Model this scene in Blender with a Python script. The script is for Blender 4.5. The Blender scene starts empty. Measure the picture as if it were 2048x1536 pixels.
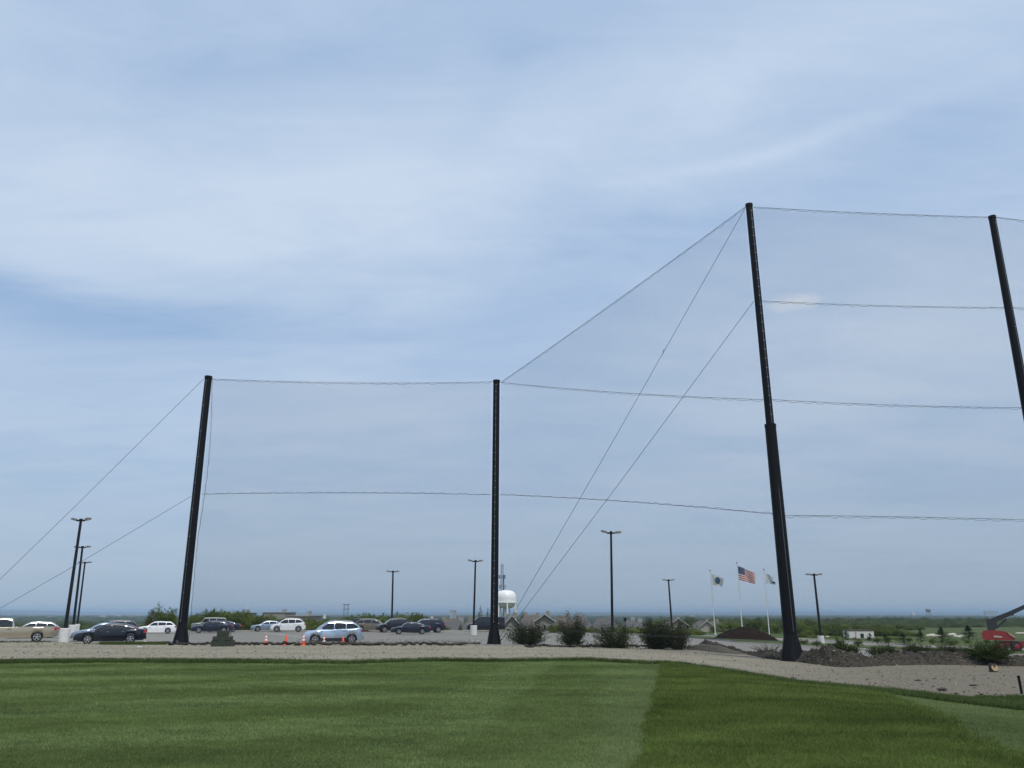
import bpy, bmesh, math, random
import numpy as np
from mathutils import Vector, Matrix
random.seed(7); RNG = np.random.default_rng(7)
S = bpy.context.scene
COL = S.collection

# ------------------------------------------------------------------ camera
F = 1599.0; TH = math.atan(455/1599.0); CAM = 2.3
cd = bpy.data.cameras.new('camera'); cam = bpy.data.objects.new('camera', cd); COL.objects.link(cam)
cam.location = (0, 0, CAM); cam.rotation_euler = (math.pi/2+TH, 0, 0)
cd.sensor_width = 36; cd.lens = 36*F/2048; cd.clip_start = .1; cd.clip_end = 60000
S.camera = cam
S.view_settings.view_transform = 'Standard'; S.view_settings.look = 'None'
S.view_settings.exposure = 0.0; S.view_settings.gamma = 1; S.view_settings.use_curve_mapping = False
S.cycles.volume_bounces = 1; S.cycles.max_bounces = 6

# ------------------------------------------------------------------ sun and sky
SUN_EL = math.radians(63); SUN_AZ = math.radians(152)      # azimuth clockwise from +Y (view direction)
sl = bpy.data.lights.new('sun', 'SUN'); sun = bpy.data.objects.new('sun', sl); COL.objects.link(sun)
sl.energy = 3.0; sl.angle = math.radians(.53); sl.color = (1, .95, .87)
sd = Vector((math.sin(SUN_AZ)*math.cos(SUN_EL), math.cos(SUN_AZ)*math.cos(SUN_EL), math.sin(SUN_EL)))
sun.rotation_euler = (-sd).to_track_quat('-Z', 'Y').to_euler(); sun.location = sd*100

W = bpy.data.worlds.new('World'); S.world = W; W.use_nodes = True
nt = W.node_tree; N = nt.nodes; L = nt.links; N.clear()
def nd(t, **k):
    n = N.new(t)
    for a, b in k.items(): setattr(n, a, b)
    return n
def mth(op, a, b=None, c=None, clamp=False):
    n = nd('ShaderNodeMath', operation=op, use_clamp=clamp)
    for i, v in enumerate((a, b, c)):
        if v is None: continue
        if isinstance(v, (int, float)): n.inputs[i].default_value = v
        else: L.new(v, n.inputs[i])
    return n.outputs[0]
out = nd('ShaderNodeOutputWorld'); bg = nd('ShaderNodeBackground'); bg.inputs[1].default_value = .1
L.new(bg.outputs[0], out.inputs[0])
sky = nd('ShaderNodeTexSky', sky_type='NISHITA'); sky.sun_disc = False
sky.sun_elevation = SUN_EL; sky.sun_rotation = SUN_AZ; sky.altitude = 100
sky.air_density = 1.0; sky.dust_density = 1.6; sky.ozone_density = 2.0
tc = nd('ShaderNodeTexCoord'); sx = nd('ShaderNodeSeparateXYZ'); L.new(tc.outputs['Generated'], sx.inputs[0])
az = mth('ARCTAN2', sx.outputs[0], sx.outputs[1]); el = mth('ARCSINE', sx.outputs[2])
# cirrus coordinates: plane projection stretched along the streaks
zz = mth('MAXIMUM', sx.outputs[2], .03); zz = mth('ADD', zz, .12)
cx = mth('DIVIDE', sx.outputs[0], zz); cy = mth('DIVIDE', sx.outputs[1], zz)
cmb = nd('ShaderNodeCombineXYZ'); L.new(cx, cmb.inputs[0]); L.new(cy, cmb.inputs[1])
def noise(scale, rot, scl, detail=5, rough=.55, dist=0):
    mp = nd('ShaderNodeMapping'); L.new(cmb.outputs[0], mp.inputs[0])
    mp.inputs['Rotation'].default_value = (0, 0, rot); mp.inputs['Scale'].default_value = scl
    t = nd('ShaderNodeTexNoise'); L.new(mp.outputs[0], t.inputs[0])
    t.inputs['Scale'].default_value = scale; t.inputs['Detail'].default_value = detail
    t.inputs['Roughness'].default_value = rough; t.inputs['Distortion'].default_value = dist
    return t.outputs[0]
n1 = noise(1.2, .35, (.8, 1.25, 1), 8, .6, .35)
n2 = noise(.5, .25, (1, 1, 1), 3, .5)
n3 = noise(3.6, .35, (.55, 1.6, 1), 8, .66, .6)
def pix_dir(px, py):
    v = (px-1024)/F; w = (768-py)/F
    d = Vector((v, math.cos(TH)-w*math.sin(TH), math.sin(TH)+w*math.cos(TH))).normalized()
    return math.atan2(d.x, d.y), math.asin(d.z)
wob = mth('MULTIPLY', mth('SUBTRACT', n1, .5), .10)
def blob(px, py, rx, ry, ang, amp):
    a0, e0 = pix_dir(px, py); rx /= F; ry /= F; ang = math.radians(ang)
    da = mth('ADD', mth('SUBTRACT', az, a0), wob); de = mth('ADD', mth('SUBTRACT', el, e0), wob)
    ca, sa = math.cos(ang), math.sin(ang)
    p = mth('ADD', mth('MULTIPLY', da, ca/rx), mth('MULTIPLY', de, sa/rx))
    q = mth('SUBTRACT', mth('MULTIPLY', de, ca/ry), mth('MULTIPLY', da, sa/ry))
    r = mth('ADD', mth('MULTIPLY', p, p), mth('MULTIPLY', q, q))
    return mth('MULTIPLY', mth('EXPONENT', mth('MULTIPLY', r, -1.0)), amp)
blobs = [(520,450,620,110,9,.42), (150,250,420,120,6,.20), (830,330,420,90,10,.22), (1350,170,700,90,4,.20),
         (150,565,300,35,2,.26), (1560,290,340,18,4,.20), (400,705,420,28,5,.18), (1800,700,420,130,0,.24),
         (190,645,380,62,2,-.46), (480,150,260,60,15,-.12), (620,650,300,45,4,-.10), (1150,620,300,110,20,-.16), (1750,330,380,60,8,-.14), (300,850,600,60,5,.14), (1050,110,120,60,30,-.08), (950,260,90,40,30,-.1)]
fac = mth('ADD', mth('MULTIPLY', mth('SUBTRACT', n1, .5), 1.05), .58)
fac = mth('ADD', fac, mth('MULTIPLY', mth('SUBTRACT', n2, .5), .5))
fac = mth('ADD', fac, mth('MULTIPLY', mth('SUBTRACT', n3, .5), .52))
for b in blobs: fac = mth('ADD', fac, blob(*b))
fac = mth('MULTIPLY', mth('ADD', fac, 0.0, clamp=True), .92)
# small puff of cumulus
n4 = noise(9, 0, (1, 1, 1), 4, .6)
a0, e0 = pix_dir(1588, 605)
def sq(v): return mth('MULTIPLY', v, v)
pr = mth('ADD', sq(mth('DIVIDE', mth('SUBTRACT', az, a0), 54/F)), sq(mth('DIVIDE', mth('SUBTRACT', el, e0), 24/F)))
puff = mth('MULTIPLY', mth('SUBTRACT', mth('ADD', mth('SUBTRACT', 1.0, pr), mth('MULTIPLY', mth('SUBTRACT', n4, .5), 2.6)), .05), .55, clamp=True)
puff = mth('MINIMUM', puff, .8)
def mixc(f, a, b):
    m = nd('ShaderNodeMix', data_type='RGBA'); 
    if isinstance(f, float): m.inputs[0].default_value = f
    else: L.new(f, m.inputs[0])
    for i, v in ((6, a), (7, b)):
        if isinstance(v, tuple): m.inputs[i].default_value = (*v, 1)
        else: L.new(v, m.inputs[i])
    return m.outputs[2]
SKY_GAIN = (.95, .96, .98)
g = nd('ShaderNodeMix', data_type='RGBA', blend_type='MULTIPLY'); g.inputs[0].default_value = 1
L.new(sky.outputs[0], g.inputs[6]); g.inputs[7].default_value = (*SKY_GAIN, 1)
blue = mixc(.6, g.outputs[2], (3.35, 5.45, 8.8))
c = mixc(fac, blue, (6.15, 7.25, 8.75))
# hazy veil towards the horizon
hz = mth('EXPONENT', mth('MULTIPLY', mth('MAXIMUM', el, 0.0), -1/.16))
c = mixc(mth('MULTIPLY', hz, .9), c, (3.6, 4.55, 5.65))
c = mixc(puff, c, (8.0, 8.1, 8.2))
L.new(c, bg.inputs[0])

# ------------------------------------------------------------------ terrain and pixel helpers
def sm(a, b, x):
    t = np.clip((np.asarray(x, float)-a)/(b-a), 0, 1); return t*t*(3-2*t)
def T(x, y):
    x = np.asarray(x, float); y = np.asarray(y, float)
    n = np.interp(y, [-40,0,10,34,62,118], [1.6,1.62,1.7,1.98,2.28,2.6])
    r = 0.022*np.clip(x+4, 0, 60)*sm(15, 55, y)
    Lp = np.interp(y, [118,150,200,400,1000,2500,6000,14000,30000], [0,2.5,7,13,27,39,49,55,59])
    Rp = np.interp(y, [118,200,400,700,1200,2500,6000,14000,30000], [0,1.2,4,10,22,39,49,55,59])
    s = sm(.1, .24, x/np.maximum(y, 1))
    d = Lp*(1-s)+Rp*s
    ridge = (34*sm(9000, 12000, y)*(1-sm(12000, 14000, y))*(.45+.55*np.sin(x/1900+.7)+.3*np.sin(x/700))
           + 46*sm(15000, 19000, y)*(1+.22*np.sin(x/3100)+.12*np.sin(x/1300+2))
           + 60*sm(-.50, -.62, x/np.maximum(y, 1))*sm(9000, 13000, y)*(.6+.4*np.sin(x/900)))
    bank = .35*sm(5.5, 12, x)*(1-sm(38, 60, y))*sm(4, 14, y)
    lumps = np.sin(x/37+np.sin(y/51))*np.sin(y/29+1.3*np.sin(x/43))*.8*sm(125, 230, y)*(1-sm(700, 1200, y))*sm(.1, .25, x/np.maximum(y, 1))
    return CAM-(n+r+d)+np.maximum(ridge, 0)-bank+lumps
def Tz(x, y): return float(T(x, y))
def ray(px, py):
    v = (px-1024)/F; w = (768-py)/F
    return v, math.cos(TH)-w*math.sin(TH), math.sin(TH)+w*math.cos(TH)
def at(px, py, Y):
    r = ray(px, py); k = Y/r[1]; return Vector((r[0]*k, Y, CAM+r[2]*k))
_Y = np.geomspace(3, 28000, 9000)
def hit(px, py):
    r = ray(px, py); x = _Y*r[0]/r[1]; z = CAM+_Y*r[2]/r[1]
    i = int(np.argmax(z < T(x, _Y))); i = max(i, 1)
    return Vector((x[i], _Y[i], Tz(x[i], _Y[i])))
def gnd(px, Y):
    """ground point under photo column px at distance Y"""
    r = ray(px, 1240); x = r[0]/r[1]*Y; return Vector((x, Y, Tz(x, Y)))
def mpp(Y): return Y/1663.0     # metres per photo pixel

# ------------------------------------------------------------------ materials
MATS = {}
def mat(name, col, rough=.7, metal=0, var=0, vscale=3, bump=0, bscale=20, coat=0, trans=0, spec=.5, island=0):
    if name in MATS: return MATS[name]
    m = bpy.data.materials.new(name); m.use_nodes = True; t = m.node_tree; p = t.nodes['Principled BSDF']
    p.inputs['Base Color'].default_value = (*col, 1); p.inputs['Roughness'].default_value = rough
    p.inputs['Metallic'].default_value = metal; p.inputs['Coat Weight'].default_value = coat
    p.inputs['Specular IOR Level'].default_value = spec
    if coat: p.inputs['Coat Roughness'].default_value = .04
    if var or bump:
        tcn = t.nodes.new('ShaderNodeTexCoord')
    if var:
        no = t.nodes.new('ShaderNodeTexNoise'); no.inputs['Scale'].default_value = vscale; no.inputs['Detail'].default_value = 6
        no.inputs['Roughness'].default_value = .65
        t.links.new(tcn.outputs['Object'], no.inputs[0])
        mr = t.nodes.new('ShaderNodeMapRange'); mr.inputs[1].default_value = .25; mr.inputs[2].default_value = .75
        mr.inputs[3].default_value = 1-var; mr.inputs[4].default_value = 1+var
        t.links.new(no.outputs[0], mr.inputs[0])
        vm = t.nodes.new('ShaderNodeVectorMath'); vm.operation = 'SCALE'; vm.inputs[0].default_value = col
        t.links.new(mr.outputs[0], vm.inputs['Scale']); t.links.new(vm.outputs[0], p.inputs['Base Color'])
    if bump:
        nb = t.nodes.new('ShaderNodeTexNoise'); nb.inputs['Scale'].default_value = bscale; nb.inputs['Detail'].default_value = 4
        t.links.new(tcn.outputs['Object'], nb.inputs[0])
        b = t.nodes.new('ShaderNodeBump'); b.inputs['Strength'].default_value = bump; b.inputs['Distance'].default_value = .02
        t.links.new(nb.outputs[0], b.inputs['Height']); t.links.new(b.outputs[0], p.inputs['Normal'])
    MATS[name] = m; return m
def leafmat(name, c1, c2, transl=.35):
    if name in MATS: return MATS[name]
    m = bpy.data.materials.new(name); m.use_nodes = True; t = m.node_tree; t.nodes.clear(); l = t.links
    o = t.nodes.new('ShaderNodeOutputMaterial'); d = t.nodes.new('ShaderNodeBsdfDiffuse'); tr = t.nodes.new('ShaderNodeBsdfTranslucent')
    mx = t.nodes.new('ShaderNodeMixShader'); mx.inputs[0].default_value = transl
    at_ = t.nodes.new('ShaderNodeAttribute'); at_.attribute_name = 'tint'
    oi = t.nodes.new('ShaderNodeObjectInfo')
    ad = t.nodes.new('ShaderNodeMath'); ad.operation = 'MULTIPLY_ADD'; l.new(oi.outputs['Random'], ad.inputs[0]); ad.inputs[1].default_value = .5; 
    l.new(at_.outputs['Fac'], ad.inputs[2])
    sb = t.nodes.new('ShaderNodeMath'); sb.operation = 'SUBTRACT'; sb.use_clamp = True; l.new(ad.outputs[0], sb.inputs[0]); sb.inputs[1].default_value = .25
    c = t.nodes.new('ShaderNodeMix'); c.data_type = 'RGBA'; l.new(sb.outputs[0], c.inputs[0])
    c.inputs[6].default_value = (*c1, 1); c.inputs[7].default_value = (*c2, 1)
    l.new(c.outputs[2], d.inputs[0]); l.new(c.outputs[2], tr.inputs[0])
    l.new(d.outputs[0], mx.inputs[1]); l.new(tr.outputs[0], mx.inputs[2]); l.new(mx.outputs[0], o.inputs[0])
    MATS[name] = m; return m

BLACK = mat('black_painted_steel', (.0065,.007,.009), .5, 0, .25, 2, .1, 30, spec=.16)
POLE2 = mat('black_lamp_steel', (.010,.011,.015), .5, 0, .2, 2, spec=.25)
ROPE = mat('dark_rope', (.03,.033,.035), .8)
WIREM = mat('guy_wire_steel', (.12,.13,.15), .5, .3)
THREAD = mat('black_net_thread', (.02,.02,.022), .9)
STEEL = mat('galvanised_steel', (.22,.23,.25), .5, .6)
CONC = mat('pale_concrete', (.62,.62,.60), .85, 0, .12, 3, .3, 25)
CURB = mat('curb_concrete', (.26,.25,.22), .9, 0, .18, 1.5, .3, 25)
RUBBER = mat('tyre_rubber', (.014,.014,.015), .8)
RIM = mat('alloy_rim', (.55,.56,.58), .28, .8)
GLASS = mat('car_glass', (.012,.016,.02), .04, 0, coat=.6)
DARKP = mat('dark_plastic', (.018,.018,.02), .55)
CHROME = mat('chrome_trim', (.7,.7,.72), .15, 1)
HEADL = mat('headlight_lens', (.62,.64,.66), .08, .25, coat=.8)
TAILR = mat('tail_light_lens', (.40,.012,.012), .15, coat=.8)
WOOD = mat('tree_bark', (.07,.055,.04), .9, 0, .3, 4)
TWIG = mat('dry_twig', (.095,.075,.055), .9, 0, .3, 4)

# ------------------------------------------------------------------ object helpers
def tag(o, label=None, cat=None, group=None, kind=None):
    for k, v in (('label', label), ('category', cat), ('group', group), ('kind', kind)):
        if v: o[k] = v
    return o
def empty(name, loc=(0,0,0), rz=0, label=None, cat=None, group=None):
    o = bpy.data.objects.new(name, None); COL.objects.link(o); o.location = loc; o.rotation_euler[2] = rz
    o.empty_display_size = .2
    return tag(o, label, cat, group)
class MB:
    def __init__(s): s.v = []; s.f = []; s.mi = []
    def add(s, vs, fs, m=0):
        b = len(s.v); s.v += [tuple(p) for p in vs]; s.f += [tuple(b+i for i in f) for f in fs]; s.mi += [m]*len(fs)
    def box(s, c, d, rot=None, m=0, taper=1):
        vs = []
        for z in (-1, 1):
            t = 1 if z < 0 else taper
            for x, y in ((-1,-1),(1,-1),(1,1),(-1,1)):
                vs.append(Vector((x*d[0]/2*t, y*d[1]/2*t, z*d[2]/2)))
        if rot: vs = [rot @ v for v in vs]
        vs = [v+Vector(c) for v in vs]
        s.add(vs, [(3,2,1,0),(4,5,6,7),(0,1,5,4),(1,2,6,5),(2,3,7,6),(3,0,4,7)], m)
    def tube(s, pts, rs, n=8, cap=True, m=0):
        pts = [Vector(p) for p in pts]
        if not hasattr(rs, '__len__'): rs = [rs]*len(pts)
        vs = []; fs = []
        up = None
        for i, p in enumerate(pts):
            d = (pts[min(i+1, len(pts)-1)]-pts[max(i-1, 0)])
            if d.length < 1e-9: d = Vector((0,0,1))
            d.normalize()
            if up is None: up = Vector((0,0,1)) if abs(d.z) < .9 else Vector((1,0,0))
            a = d.cross(up).normalized(); b = a.cross(d).normalized()
            for k in range(n):
                t = 2*math.pi*k/n; vs.append(p+(a*math.cos(t)+b*math.sin(t))*rs[i])
        for i in range(len(pts)-1):
            for k in range(n):
                k2 = (k+1) % n; fs.append((i*n+k, i*n+k2, (i+1)*n+k2, (i+1)*n+k))
        if cap: fs.append(tuple(range(n))); fs.append(tuple(reversed(range((len(pts)-1)*n, len(pts)*n))))
        s.add(vs, fs, m)
    def lathe(s, prof, n=16, c=(0,0,0), axis='z', m=0, cap=True):
        vs = []; fs = []
        for r, h in prof:
            for k in range(n):
                t = 2*math.pi*k/n; x, y = r*math.cos(t), r*math.sin(t)
                p = (x, y, h) if axis == 'z' else ((x, h, y) if axis == 'y' else (h, x, y))
                vs.append((p[0]+c[0], p[1]+c[1], p[2]+c[2]))
        for i in range(len(prof)-1):
            for k in range(n):
                k2 = (k+1) % n; fs.append((i*n+k, i*n+k2, (i+1)*n+k2, (i+1)*n+k))
        if cap: fs.append(tuple(range(n))); fs.append(tuple(range((len(prof)-1)*n, len(prof)*n)))
        s.add(vs, fs, m)
    def build(s, name, m, parent=None, smooth=0, loc=None):
        me = bpy.data.meshes.new(name); me.from_pydata(s.v, [], s.f); me.validate()
        bm = bmesh.new(); bm.from_mesh(me); bmesh.ops.recalc_face_normals(bm, faces=bm.faces); bm.to_mesh(me); bm.free()
        for mm in (m if isinstance(m, (list, tuple)) else [m]): me.materials.append(mm)
        if len(me.polygons) == len(s.mi): me.polygons.foreach_set('material_index', s.mi)
        if smooth:
            me.polygons.foreach_set('use_smooth', [True]*len(me.polygons)); me.set_sharp_from_angle(angle=math.radians(smooth))
        o = bpy.data.objects.new(name, me); COL.objects.link(o)
        if parent: o.parent = parent
        if loc: o.location = loc
        return o
def npmesh(name, V, Fc, m, parent=None, attrs=None, smooth=False, link=True):
    """Fc: (n,k) int array"""
    V = np.asarray(V, np.float32); Fc = np.asarray(Fc, np.int32); k = Fc.shape[1]
    me = bpy.data.meshes.new(name); me.vertices.add(len(V)); me.vertices.foreach_set('co', V.ravel())
    me.loops.add(Fc.size); me.loops.foreach_set('vertex_index', Fc.ravel())
    me.polygons.add(len(Fc)); me.polygons.foreach_set('loop_start', np.arange(0, Fc.size, k, dtype=np.int32))
    me.update(calc_edges=True)
    if m: me.materials.append(m)
    if smooth: me.polygons.foreach_set('use_smooth', np.ones(len(Fc), bool))
    for n, a in (attrs or {}).items():
        at_ = me.attributes.new(n, 'FLOAT', 'POINT'); at_.data.foreach_set('value', np.asarray(a, np.float32))
    o = bpy.data.objects.new(name, me)
    if link: COL.objects.link(o)
    if parent: o.parent = parent
    return o
def children(o): return [c for c in bpy.data.objects if c.parent == o]
def copy_tree(o, parent=None, kids=None):
    if kids is None:
        kids = {}
        for c in bpy.data.objects:
            if c.parent: kids.setdefault(c.parent.name, []).append(c)
    c = o.copy(); COL.objects.link(c); c.parent = parent
    for ch in kids.get(o.name, []): copy_tree(ch, c, kids)
    return c
def struct(o): o['kind'] = 'structure'; return o

# ------------------------------------------------------------------ ground sheets (rows fan out from the viewpoint so they are dense where seen)
def curve(pts):
    """table of photo border points -> distance as a function of u = x/y"""
    us, ys = [], []
    for p in pts:
        if len(p) == 2: q = hit(*p); us.append(q.x/q.y); ys.append(q.y)
        else: r = ray(p[0], 1240); us.append(r[0]/r[1]); ys.append(p[2])
    i = np.argsort(us); us = np.array(us)[i]; ys = np.array(ys)[i]
    return lambda u: np.interp(u, us, ys)
def wob1(u, amp, f):
    return amp*(np.sin(u*f)+.6*np.sin(u*f*2.3+1)+.5*np.sin(u*f*5.1+2)+.35*np.sin(u*f*11.7+.5))
e_lawn = curve([(0,1327),(200,1325),(500,1326),(700,1329),(870,1324),(1000,1325),(1180,1323),(1240,1327),(1300,1330),(1350,1331),(1430,1343),(1500,1355),(1600,1372),(1700,1381),(1800,1390),(1900,1402),(2000,1411),(2048,1415)])
e_grav = curve([(0,0,66.5),(130,0,66),(170,0,62),(330,0,60.5),(1000,1290),(1370,1296),(1500,1306),(1600,1318),(1660,1326),(1800,1320),(2048,1324)])
e_far = curve([(0,0,117),(1150,0,117),(1300,1269),(1385,1270),(1480,1277),(1600,1278),(1700,1283),(1850,1292),(2048,1299)])
i_near = curve([(1375,1275),(1480,1285),(1600,1292),(1720,1298),(1850,1303),(2048,1310)])
i_far = curve([(1375,1271),(1480,1280),(1600,1287),(1720,1293),(1850,1298),(2048,1304)])
def sheet(name, f0, f1, u0, u1, nu, nr, dz, m, attrs=None, skirt=0, pw=1.0):
    u = np.linspace(u0, u1, nu); t = np.linspace(0, 1, nr)**pw
    a = f0(u); b = np.maximum(f1(u), a+.05)
    Y = a[None]*(b/a)[None]**t[:, None]; X = u[None]*Y
    Z = T(X, Y)+dz
    if skirt: 
        Y = np.vstack([Y[:1]-.03, Y, Y[-1:]+.03]); X = np.vstack([X[:1], X, X[-1:]]); Z = np.vstack([Z[:1]-skirt, Z, Z[-1:]-skirt])
    R = len(Y)
    V = np.stack([X, Y, Z], -1).reshape(-1, 3)
    i, j = np.meshgrid(np.arange(R-1), np.arange(nu-1), indexing='ij'); k = (i*nu+j).ravel()
    Fc = np.stack([k, k+1, k+nu+1, k+nu], 1)
    at_ = {n: f(V[:,0], V[:,1]) for n, f in (attrs or {}).items()}
    return npmesh(name, V, Fc, m, attrs=at_, smooth=True)

def ramp_nodes(m):
    t = m.node_tree; p = t.nodes['Principled BSDF']; return t, p, t.nodes, t.links
def NN(t, typ, **k):
    n = t.nodes.new(typ)
    for a, b in k.items(): setattr(n, a, b)
    return n
def nnoise(t, co, scale, detail=6, rough=.6, scl=None, rot=0):
    if scl:
        mp = NN(t, 'ShaderNodeMapping'); mp.inputs['Scale'].default_value = scl; mp.inputs['Rotation'].default_value = (0,0,rot); t.links.new(co, mp.inputs[0]); co = mp.outputs[0]
    n = NN(t, 'ShaderNodeTexNoise'); n.inputs['Scale'].default_value = scale; n.inputs['Detail'].default_value = detail; n.inputs['Roughness'].default_value = rough
    t.links.new(co, n.inputs[0]); return n.outputs[0]
def nmix(t, f, a, b, typ='MIX'):
    m = NN(t, 'ShaderNodeMix', data_type='RGBA', blend_type=typ)
    for i, v in ((0, f), (6, a), (7, b)):
        if isinstance(v, (int, float)): m.inputs[i].default_value = v
        elif isinstance(v, tuple): m.inputs[i].default_value = (*v, 1)
        else: t.links.new(v, m.inputs[i])
    return m.outputs[2]
def nmap(t, v, a, b, c=0., d=1.):
    n = NN(t, 'ShaderNodeMapRange'); t.links.new(v, n.inputs[0])
    for i, q in enumerate((a, b, c, d)): n.inputs[i+1].default_value = q
    return n.outputs[0]
def nattr(t, name): n = NN(t, 'ShaderNodeAttribute'); n.attribute_name = name; return n.outputs['Fac']
def base(name, rough=.95, spec=.2):
    m = bpy.data.materials.new(name); m.use_nodes = True; t = m.node_tree; p = t.nodes['Principled BSDF']
    p.inputs['Roughness'].default_value = rough; p.inputs['Specular IOR Level'].default_value = spec
    tc_ = NN(t, 'ShaderNodeTexCoord'); return m, t, p, tc_.outputs['Object']
def bump(t, p, h, st, dist):
    b = NN(t, 'ShaderNodeBump'); b.inputs['Strength'].default_value = st; b.inputs['Distance'].default_value = dist
    t.links.new(h, b.inputs['Height']); t.links.new(b.outputs[0], p.inputs['Normal'])

# lawn zones (where the turf is mown shorter, rougher or left long)
bl = hit(1325, 1342); bl2 = hit(1288, 1536)
br1 = hit(1770, 1400); br2 = hit(2010, 1536)
def rough_zone(x, y):   # right of the mowing line
    f = (y-bl2.y)/(bl.y-bl2.y); xb = bl2.x+(bl.x-bl2.x)*f+.05*np.sin(y*1.3)+.035*np.sin(y*3.7+1)
    a = sm(-.10, .12, x-xb)
    f = (y-br2.y)/(br1.y-br2.y); xr = br2.x+(br1.x-br2.x)*f+.1*np.sin(y*.9)
    return a*(1-sm(-.5, .5, x-xr))
def light_zone(x, y):   # smoother pale collar left of the line
    f = (y-bl2.y)/(bl.y-bl2.y); xb = bl2.x+(bl.x-bl2.x)*f
    f2 = (y-br2.y)/(br1.y-br2.y); xr = br2.x+(br1.x-br2.x)*f2
    return np.clip(np.exp(-np.maximum(xb-x, 0)/1.3)*(x < xb)+.8*sm(0, .5, x-xr), 0, 1)
def rim_zone(x, y):
    u = x/np.maximum(y, .1); d = e_lawn(u)-y
    return 1-sm(.7, 1.5, d/(1+.0*d)-.6*(np.abs(u) > .25))
def arc_zone(x, y):     # pale worn arc near the far edge
    u = x/np.maximum(y, .1); pu = (u*1663+1024)
    yy = np.interp(pu, [850,900,960,1050,1150,1220,1260], [36.5,34.2,32.6,31.8,32.6,34.5,37])
    return np.exp(-((y-yy)/.55)**2)*sm(860, 900, pu)*(1-sm(1225, 1255, pu))

m, t, p, co = base('mown_turf')
z_r, z_l, z_m, z_a = (nattr(t, n) for n in ('rough', 'light', 'rim', 'arc'))
nA = nnoise(t, co, 1.1, 5, .6, (.35, 1.2, 1), .35); nB = nnoise(t, co, 60, 3, .7); nC = nnoise(t, co, 9, 5, .7, (.5,1.3,1), .3)
nD = nnoise(t, co, .22, 3, .5)
c = nmix(t, nmap(t, nA, .3, .7), (.052,.090,.024), (.076,.122,.038))
c = nmix(t, nmap(t, nD, .35, .65, 0, .35), c, (.066,.084,.032))
c = nmix(t, nmap(t, nC, .35, .75, 0, .45), c, (.105,.135,.055))
c = nmix(t, z_l, c, nmix(t, nmap(t, nC, .3, .7), (.080,.118,.052), (.104,.148,.066)))
rc = nmix(t, nmap(t, nA, .3, .7), (.044,.074,.016), (.074,.106,.028))
rc = nmix(t, nmap(t, nC, .5, .75, 0, .5), rc, (.098,.112,.034))
c = nmix(t, z_r, c, rc)
c = nmix(t, z_m, c, (.038,.064,.020)); c = nmix(t, z_a, c, (.115,.145,.055))
c = nmix(t, nmap(t, nB, .3, .7, .35, 0), c, (.022,.04,.010))
c = nmix(t, nmap(t, nattr(t, 'band'), 0, 1, .22, 0), c, (.03,.05,.012))
t.links.new(c, p.inputs[0]); bump(t, p, nB, .5, .03); TURF = m
q0, q1 = hit(0, 1470), hit(760, 1338)
def band_zone(x, y):
    d = (q1-q0).to_2d().normalized(); s_ = (x-q0.x)*-d.y+(y-q0.y)*d.x; wv = .25*np.sin(x*.4)+.2*np.sin(y*.7+x*.3)
    a = .5+.5*np.sin((s_+wv)*2*math.pi/4.6); a = sm(.25, .75, a)
    v_ = .5+.5*np.sin((x*.97-y*.10+.15*np.sin(y*.8))*2*math.pi/3.4); k_ = sm(-3.5, .5, x)
    return a*(1-k_)+sm(.25,.75,v_)*k_
zones = dict(band=band_zone, rough=rough_zone, light=light_zone, rim=rim_zone, arc=arc_zone)
def lawn_edge(u): return e_lawn(u)+wob1(u, .10, 60)*(e_lawn(u)/30)
lawn = struct(sheet('lawn', lambda u: 3+0*u, lawn_edge, -1.35, 1.35, 900, 260, .05, TURF, zones, skirt=.12))

m, t, p, co = base('gravel_track')
nA = nnoise(t, co, .35, 5, .6, (.6, 1.4, 1), .1); nB = nnoise(t, co, 14, 5, .75); nC = nnoise(t, co, 2.0, 6, .7)
c = nmix(t, nmap(t, nA, .3, .7), (.200,.182,.132), (.262,.242,.184))
c = nmix(t, nmap(t, nattr(t, 'earth'), 0, 1, 0, .6), c, (.20,.135,.08))
c = nmix(t, nmap(t, nC, .52, .70, 0, .6), c, (.155,.118,.078))
c = nmix(t, nmap(t, nB, .5, .8, 0, .5), c, (.28,.265,.235)); c = nmix(t, nmap(t, nB, .2, .45, .5, 0), c, (.075,.068,.055))
rt_ = NN(t, 'ShaderNodeMath', operation='MULTIPLY'); t.links.new(nattr(t, 'track'), rt_.inputs[0]); t.links.new(nmap(t, nC, .3, .7, .1, .5), rt_.inputs[1])
c = nmix(t, rt_.outputs[0], c, (.145,.132,.100))
c = nmix(t, nmap(t, nnoise(t, co, .5, 7, .75, (.5,1.6,1), .2), .54, .66, 0, .45), c, (.160,.140,.098))
c = nmix(t, nattr(t, 'shade_right'), c, (.115,.10,.074))
t.links.new(c, p.inputs[0]); bump(t, p, nB, .6, .06)
def earth(x, y):
    u = x/np.maximum(y, .1); return np.exp(-np.maximum(y-e_lawn(u), 0)/(1.2+2.2*sm(.3, .5, u)))
def track(x, y):
    u = x/np.maximum(y, .1); d = y-e_lawn(u)-.35*np.sin(x*.35)-.2*np.sin(x*.9); w_ = np.maximum(e_grav(u)-e_lawn(u), 1)
    f = d/w_; return np.clip(np.exp(-((f-.36)/.05)**2)+np.exp(-((f-.62)/.05)**2), 0, 1)
def shade_right(x, y): return .72*sm(.15, .5, x/np.maximum(y, .1))  # cloud shade painted into the gravel colour, deepening to the right
def grav_edge(u): return e_grav(u)+wob1(u, .18, 45)
GRAVEL = m
gravel = struct(sheet('gravel_track', lambda u: e_lawn(u)-1.2, grav_edge, -1.3, 1.3, 500, 60, 0, GRAVEL, dict(earth=earth, shade_right=shade_right, track=track), skirt=.1))

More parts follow.
